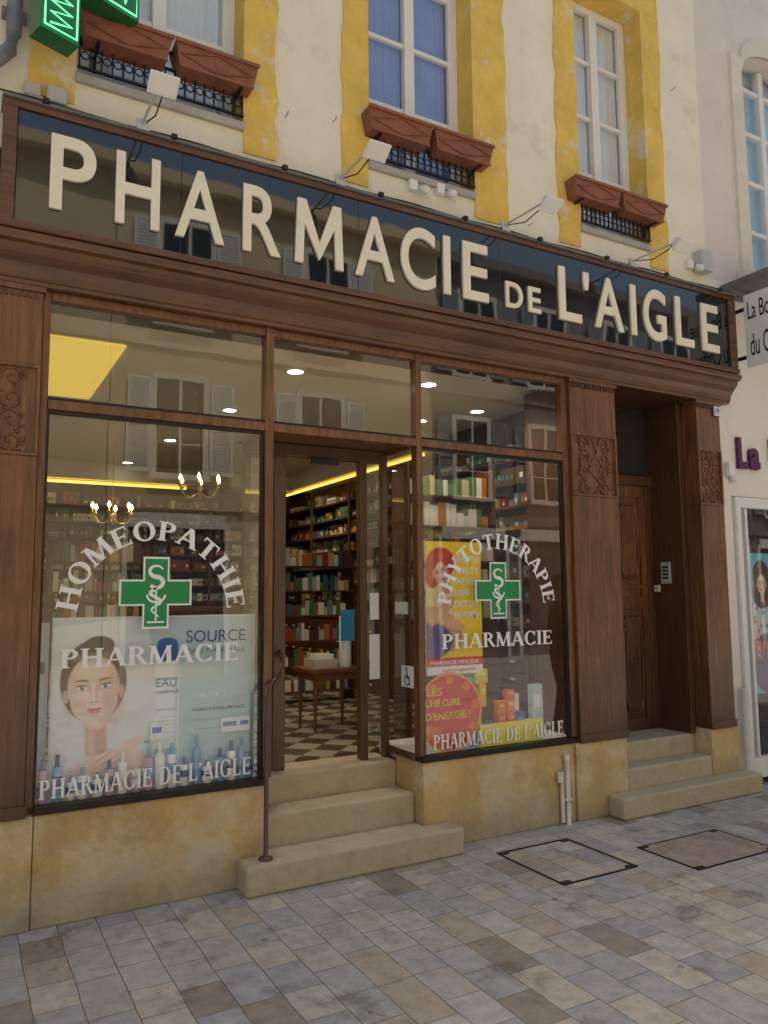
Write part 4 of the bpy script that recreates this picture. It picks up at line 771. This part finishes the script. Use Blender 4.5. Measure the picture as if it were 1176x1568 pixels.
# ---------------------------------------------------------------- pedestrian in the street (seen reflected in the right window)
def pedestrian(x,y,ang):
    p=empty('pedestrian',(x,y,0)); p.rotation_euler=(0,0,ang)
    J=[((0,0,.95),.135,.11),((0,0,1.15),.135,.11),((0,0,1.34),.165,.12),((0,.005,1.47),.06,.06),((0,-.005,1.56),.055,.06)]
    E=[(0,1),(1,2),(2,3),(3,4)]
    for s in (-1,1):
        b=len(J); J+=[((s*.175,0,1.41),.068,.07),((s*.235,.02,1.13),.05,.05),((s*.24,-.07,.90),.034,.034),((s*.24,-.09,.83),.036,.02)]; E+=[(2,b),(b,b+1),(b+1,b+2),(b+2,b+3)]
        b=len(J); st_=-.10*s; J+=[((s*.09,0,.88),.095,.10),((s*.10,st_*.5-.02,.50),.062,.065),((s*.10,st_+.02,.10),.042,.045),((s*.105,st_-.13,.045),.042,.034)]; E+=[(0,b),(b,b+1),(b+1,b+2),(b+2,b+3)]
    me=bpy.data.meshes.new('body'); me.from_pydata([j[0] for j in J],E,[]); o=bpy.data.objects.new('body',me); link(o)
    o.modifiers.new('s','SKIN')
    for i,j in enumerate(J): me.skin_vertices[0].data[i].radius=(j[1],j[2])
    me.skin_vertices[0].data[0].use_root=True
    sb=o.modifiers.new('ss','SUBSURF'); sb.levels=2; sb.render_levels=2
    dg=bpy.context.evaluated_depsgraph_get(); dg.update(); m2=bpy.data.meshes.new_from_object(o.evaluated_get(dg)); bpy.data.objects.remove(o)
    m2.materials.clear()
    for q in (mat('skin',(.55,.33,.23),.6,.05,8),mat('dark_jacket',(.025,.028,.035),.8,.3,30,.3,90),mat('jeans',(.05,.07,.12),.9,.2,30,.3,90),mat('shoes',(.03,.02,.015),.5,.2,8)): m2.materials.append(q)
    for f in m2.polygons:
        c=f.center; f.use_smooth=True
        f.material_index=0 if c.z>1.50 or (abs(c.x)>.19 and c.z<.885 and c.z>.7) else 1 if c.z>.90 or abs(c.x)>.2 and c.z>.7 else 2 if c.z>.11 else 3
    link(bpy.data.objects.new('body',m2),p)
    sk_=(.55,.33,.23); hr=(.03,.02,.015)
    h=MB(); pf=[(.03,1.525),(.05,1.535),(.062,1.56),(.072,1.60),(.077,1.64),(.078,1.68),(.072,1.715),(.055,1.745),(.03,1.76),(.004,1.765)]
    h.lathe(0,-.012,0,pf,sk_,20,sy=1.22)
    h.tube([(0,-.105,1.67),(0,-.120,1.635),(0,-.104,1.622)],[.006,.012,.008],sk_)
    for s in (-1,1):
        h.tube([(s*.077,-.0,1.665),(s*.086,.008,1.65),(s*.078,.0,1.615)],[.008,.012,.006],sk_)
        h.lathe(s*.028,-.094,1.655,[(.004,-.006),(.010,0),(.004,.006)],(.7,.7,.7),8); h.lathe(s*.028,-.1025,1.655,[(.002,-.003),(.004,0),(.002,.003)],(.02,.02,.02),6)
        h.tube([(s*.014,-.103,1.674),(s*.042,-.096,1.675)],.003,hr)
    h.tube([(-.02,-.100,1.592),(0,-.105,1.590),(.02,-.100,1.592)],.004,(.4,.14,.12))
    h.build('head','vc',p)
    h=MB(); pf=[(.079,1.62),(.083,1.66),(.083,1.70),(.076,1.735),(.058,1.765),(.03,1.782),(.003,1.786)]; h.lathe(0,.008,0,pf,hr,20,sy=1.12); h.build('hair','vc',p)
    h=MB()
    for s in (-1,1):
        for k in range(4):
            yb=-.115+.018*k; L=(.062,.072,.066,.05)[k]; h.tube([(s*.238,yb+.01,.825),(s*.240,yb+.006,.80),(s*.232,yb+.004,.80-L*.55),(s*.218,yb+.006,.80-L)],[.010,.009,.008,.006],sk_)
        h.tube([(s*.235,-.115,.85),(s*.225,-.14,.825),(s*.215,-.145,.795)],[.011,.010,.007],sk_)
    h.build('fingers','vc',p)
pedestrian(5.75,-2.10,math.radians(150))
# ---------------------------------------------------------------- opposite buildings (seen in reflections)
def opp(x0,x1,wc,sc_,h,y=-11,sw=2.2,stain=(.5,.42,.3)):
    p=empty('opposite_building',(0,0,0)); wm=mat('opposite_render',wc,.9,.08,1.2,.2,20,stain=stain,stainfac=.4,stainscale=.7)
    boxes('walls',[(x0,x1,y-6,y,0,h),(x0-.0,x1,y+.001,y+.25,h-.25,h-.001),(x0,x1,y+.001,y+.08,3.3,3.5),(x0,x1,y+.001,y+.05,6.55,6.65)],wm,p)
    fr=MB(); gl=MB(); shu=MB(); dk=MB(); x=x0+.9
    shm=mat('shutter_paint',sc_,.6,.06,6)
    while x+1.1<x1-.3:
        for z in (4.0,7.1):
            w=.95; hh=1.9
            if z+hh>h-.3: continue
            fr.box(x-.12,x,y,y+.05,z-.12,z+hh+.12); fr.box(x+w,x+w+.12,y,y+.05,z-.12,z+hh+.12); fr.box(x,x+w,y,y+.05,z+hh,z+hh+.12); fr.box(x-.15,x+w+.15,y+.051,y+.12,z-.12,z-.04); fr.box(x,x+w,y,y+.049,z-.12,z)
            gl.box(x,x+w,y+.005,y+.02,z,z+hh)
            fr.box(x+w/2-.03,x+w/2+.03,y+.0205,y+.04,z,z+hh); 
            for q in (.6,1.2): fr.box(x,x+w,y+.0205,y+.036,z+q,z+q+.03)
            for xs_ in (x-.13-.47,x+w+.13):
                shu.box(xs_,xs_+.05,y+.055,y+.095,z,z+hh); shu.box(xs_+.42,xs_+.47,y+.055,y+.095,z,z+hh); shu.box(xs_+.05,xs_+.42,y+.055,y+.095,z+hh-.05,z+hh); shu.box(xs_+.05,xs_+.42,y+.055,y+.095,z,z+.05); shu.box(xs_+.05,xs_+.42,y+.055,y+.095,z+.92,z+.98)
                for i in range(30): 
                    zz=z+.06+i*.06
                    if abs(zz-z-.95)>.06: shu.box(xs_+.05,xs_+.42,y+.06,y+.085,zz,zz+.035)
        dk.box(x-.5,x+1.4,y+.001,y+.03,.3,2.9)
        fr.box(x-.6,x-.5,y,y+.08,0,3.0); fr.box(x+1.4,x+1.5,y,y+.08,0,3.0); fr.box(x-.5,x+1.4,y+.031,y+.1,2.9,3.2)
        x+=sw+.2
    fr.build('window_surrounds',mat('pale_stone',(.76,.72,.62),.8,.06,5),p); gl.build('windows',mat('dark_glass',(.02,.025,.03),.08,.1,3),p); shu.build('shutters',shm,p); dk.build('shop_fronts',mat('dark_shopfront',(.10,.085,.08),.4,.3,1),p)
opp(-14,2.5,(.64,.53,.34),(.78,.80,.78),10.1); opp(2.52,9.9,(.68,.55,.33),(.78,.80,.80),10.0,sw=2.9); opp(9.92,26,(.20,.18,.17),(.30,.35,.38),10.0,y=-11.3)
# ---------------------------------------------------------------- light
w=bpy.data.worlds.new('World'); sc.world=w; w.use_nodes=True; nt=w.node_tree; bg=nt.nodes['Background']; sk=nt.nodes.new('ShaderNodeTexSky'); sk.sky_type='NISHITA'; sk.sun_disc=False
el,az_=math.radians(68),math.radians(12)
sk.sun_elevation=el; sk.sun_rotation=az_; sk.dust_density=5; sk.air_density=1.8; sk.ozone_density=1.0; nt.links.new(sk.outputs[0],bg.inputs[0]); bg.inputs[1].default_value=.15
sl=bpy.data.lights.new('sun','SUN'); sl.energy=5; sl.angle=math.radians(.5); sl.color=(1,.93,.82); so=bpy.data.objects.new('sun',sl); link(so)
dv=Vector((math.sin(az_)*math.cos(el),math.cos(az_)*math.cos(el),math.sin(el))); so.rotation_euler=dv.to_track_quat('Z','Y').to_euler(); so.location=(0,10,20)
# ---------------------------------------------------------------- camera
yaw,pit,rol=math.radians(29.30),math.radians(6.00),math.radians(-.46)
fw=Vector((math.sin(yaw)*math.cos(pit),math.cos(yaw)*math.cos(pit),math.sin(pit))); r=Vector((math.cos(yaw),-math.sin(yaw),0)); u=r.cross(fw)
r2=r*math.cos(rol)+u*math.sin(rol); u2=-r*math.sin(rol)+u*math.cos(rol)
cam=bpy.data.cameras.new('camera'); co=bpy.data.objects.new('camera',cam); link(co)
Mx=Matrix(((r2.x,u2.x,-fw.x,0),(r2.y,u2.y,-fw.y,-4.228),(r2.z,u2.z,-fw.z,1.6),(0,0,0,1))); co.matrix_world=Mx
cam.sensor_fit='VERTICAL'; cam.sensor_height=36; cam.lens=1180/1568*36; cam.clip_end=500; cam.clip_start=.05
sc.camera=co
sc.view_settings.view_transform='Standard'; sc.view_settings.look='None'; sc.view_settings.exposure=0
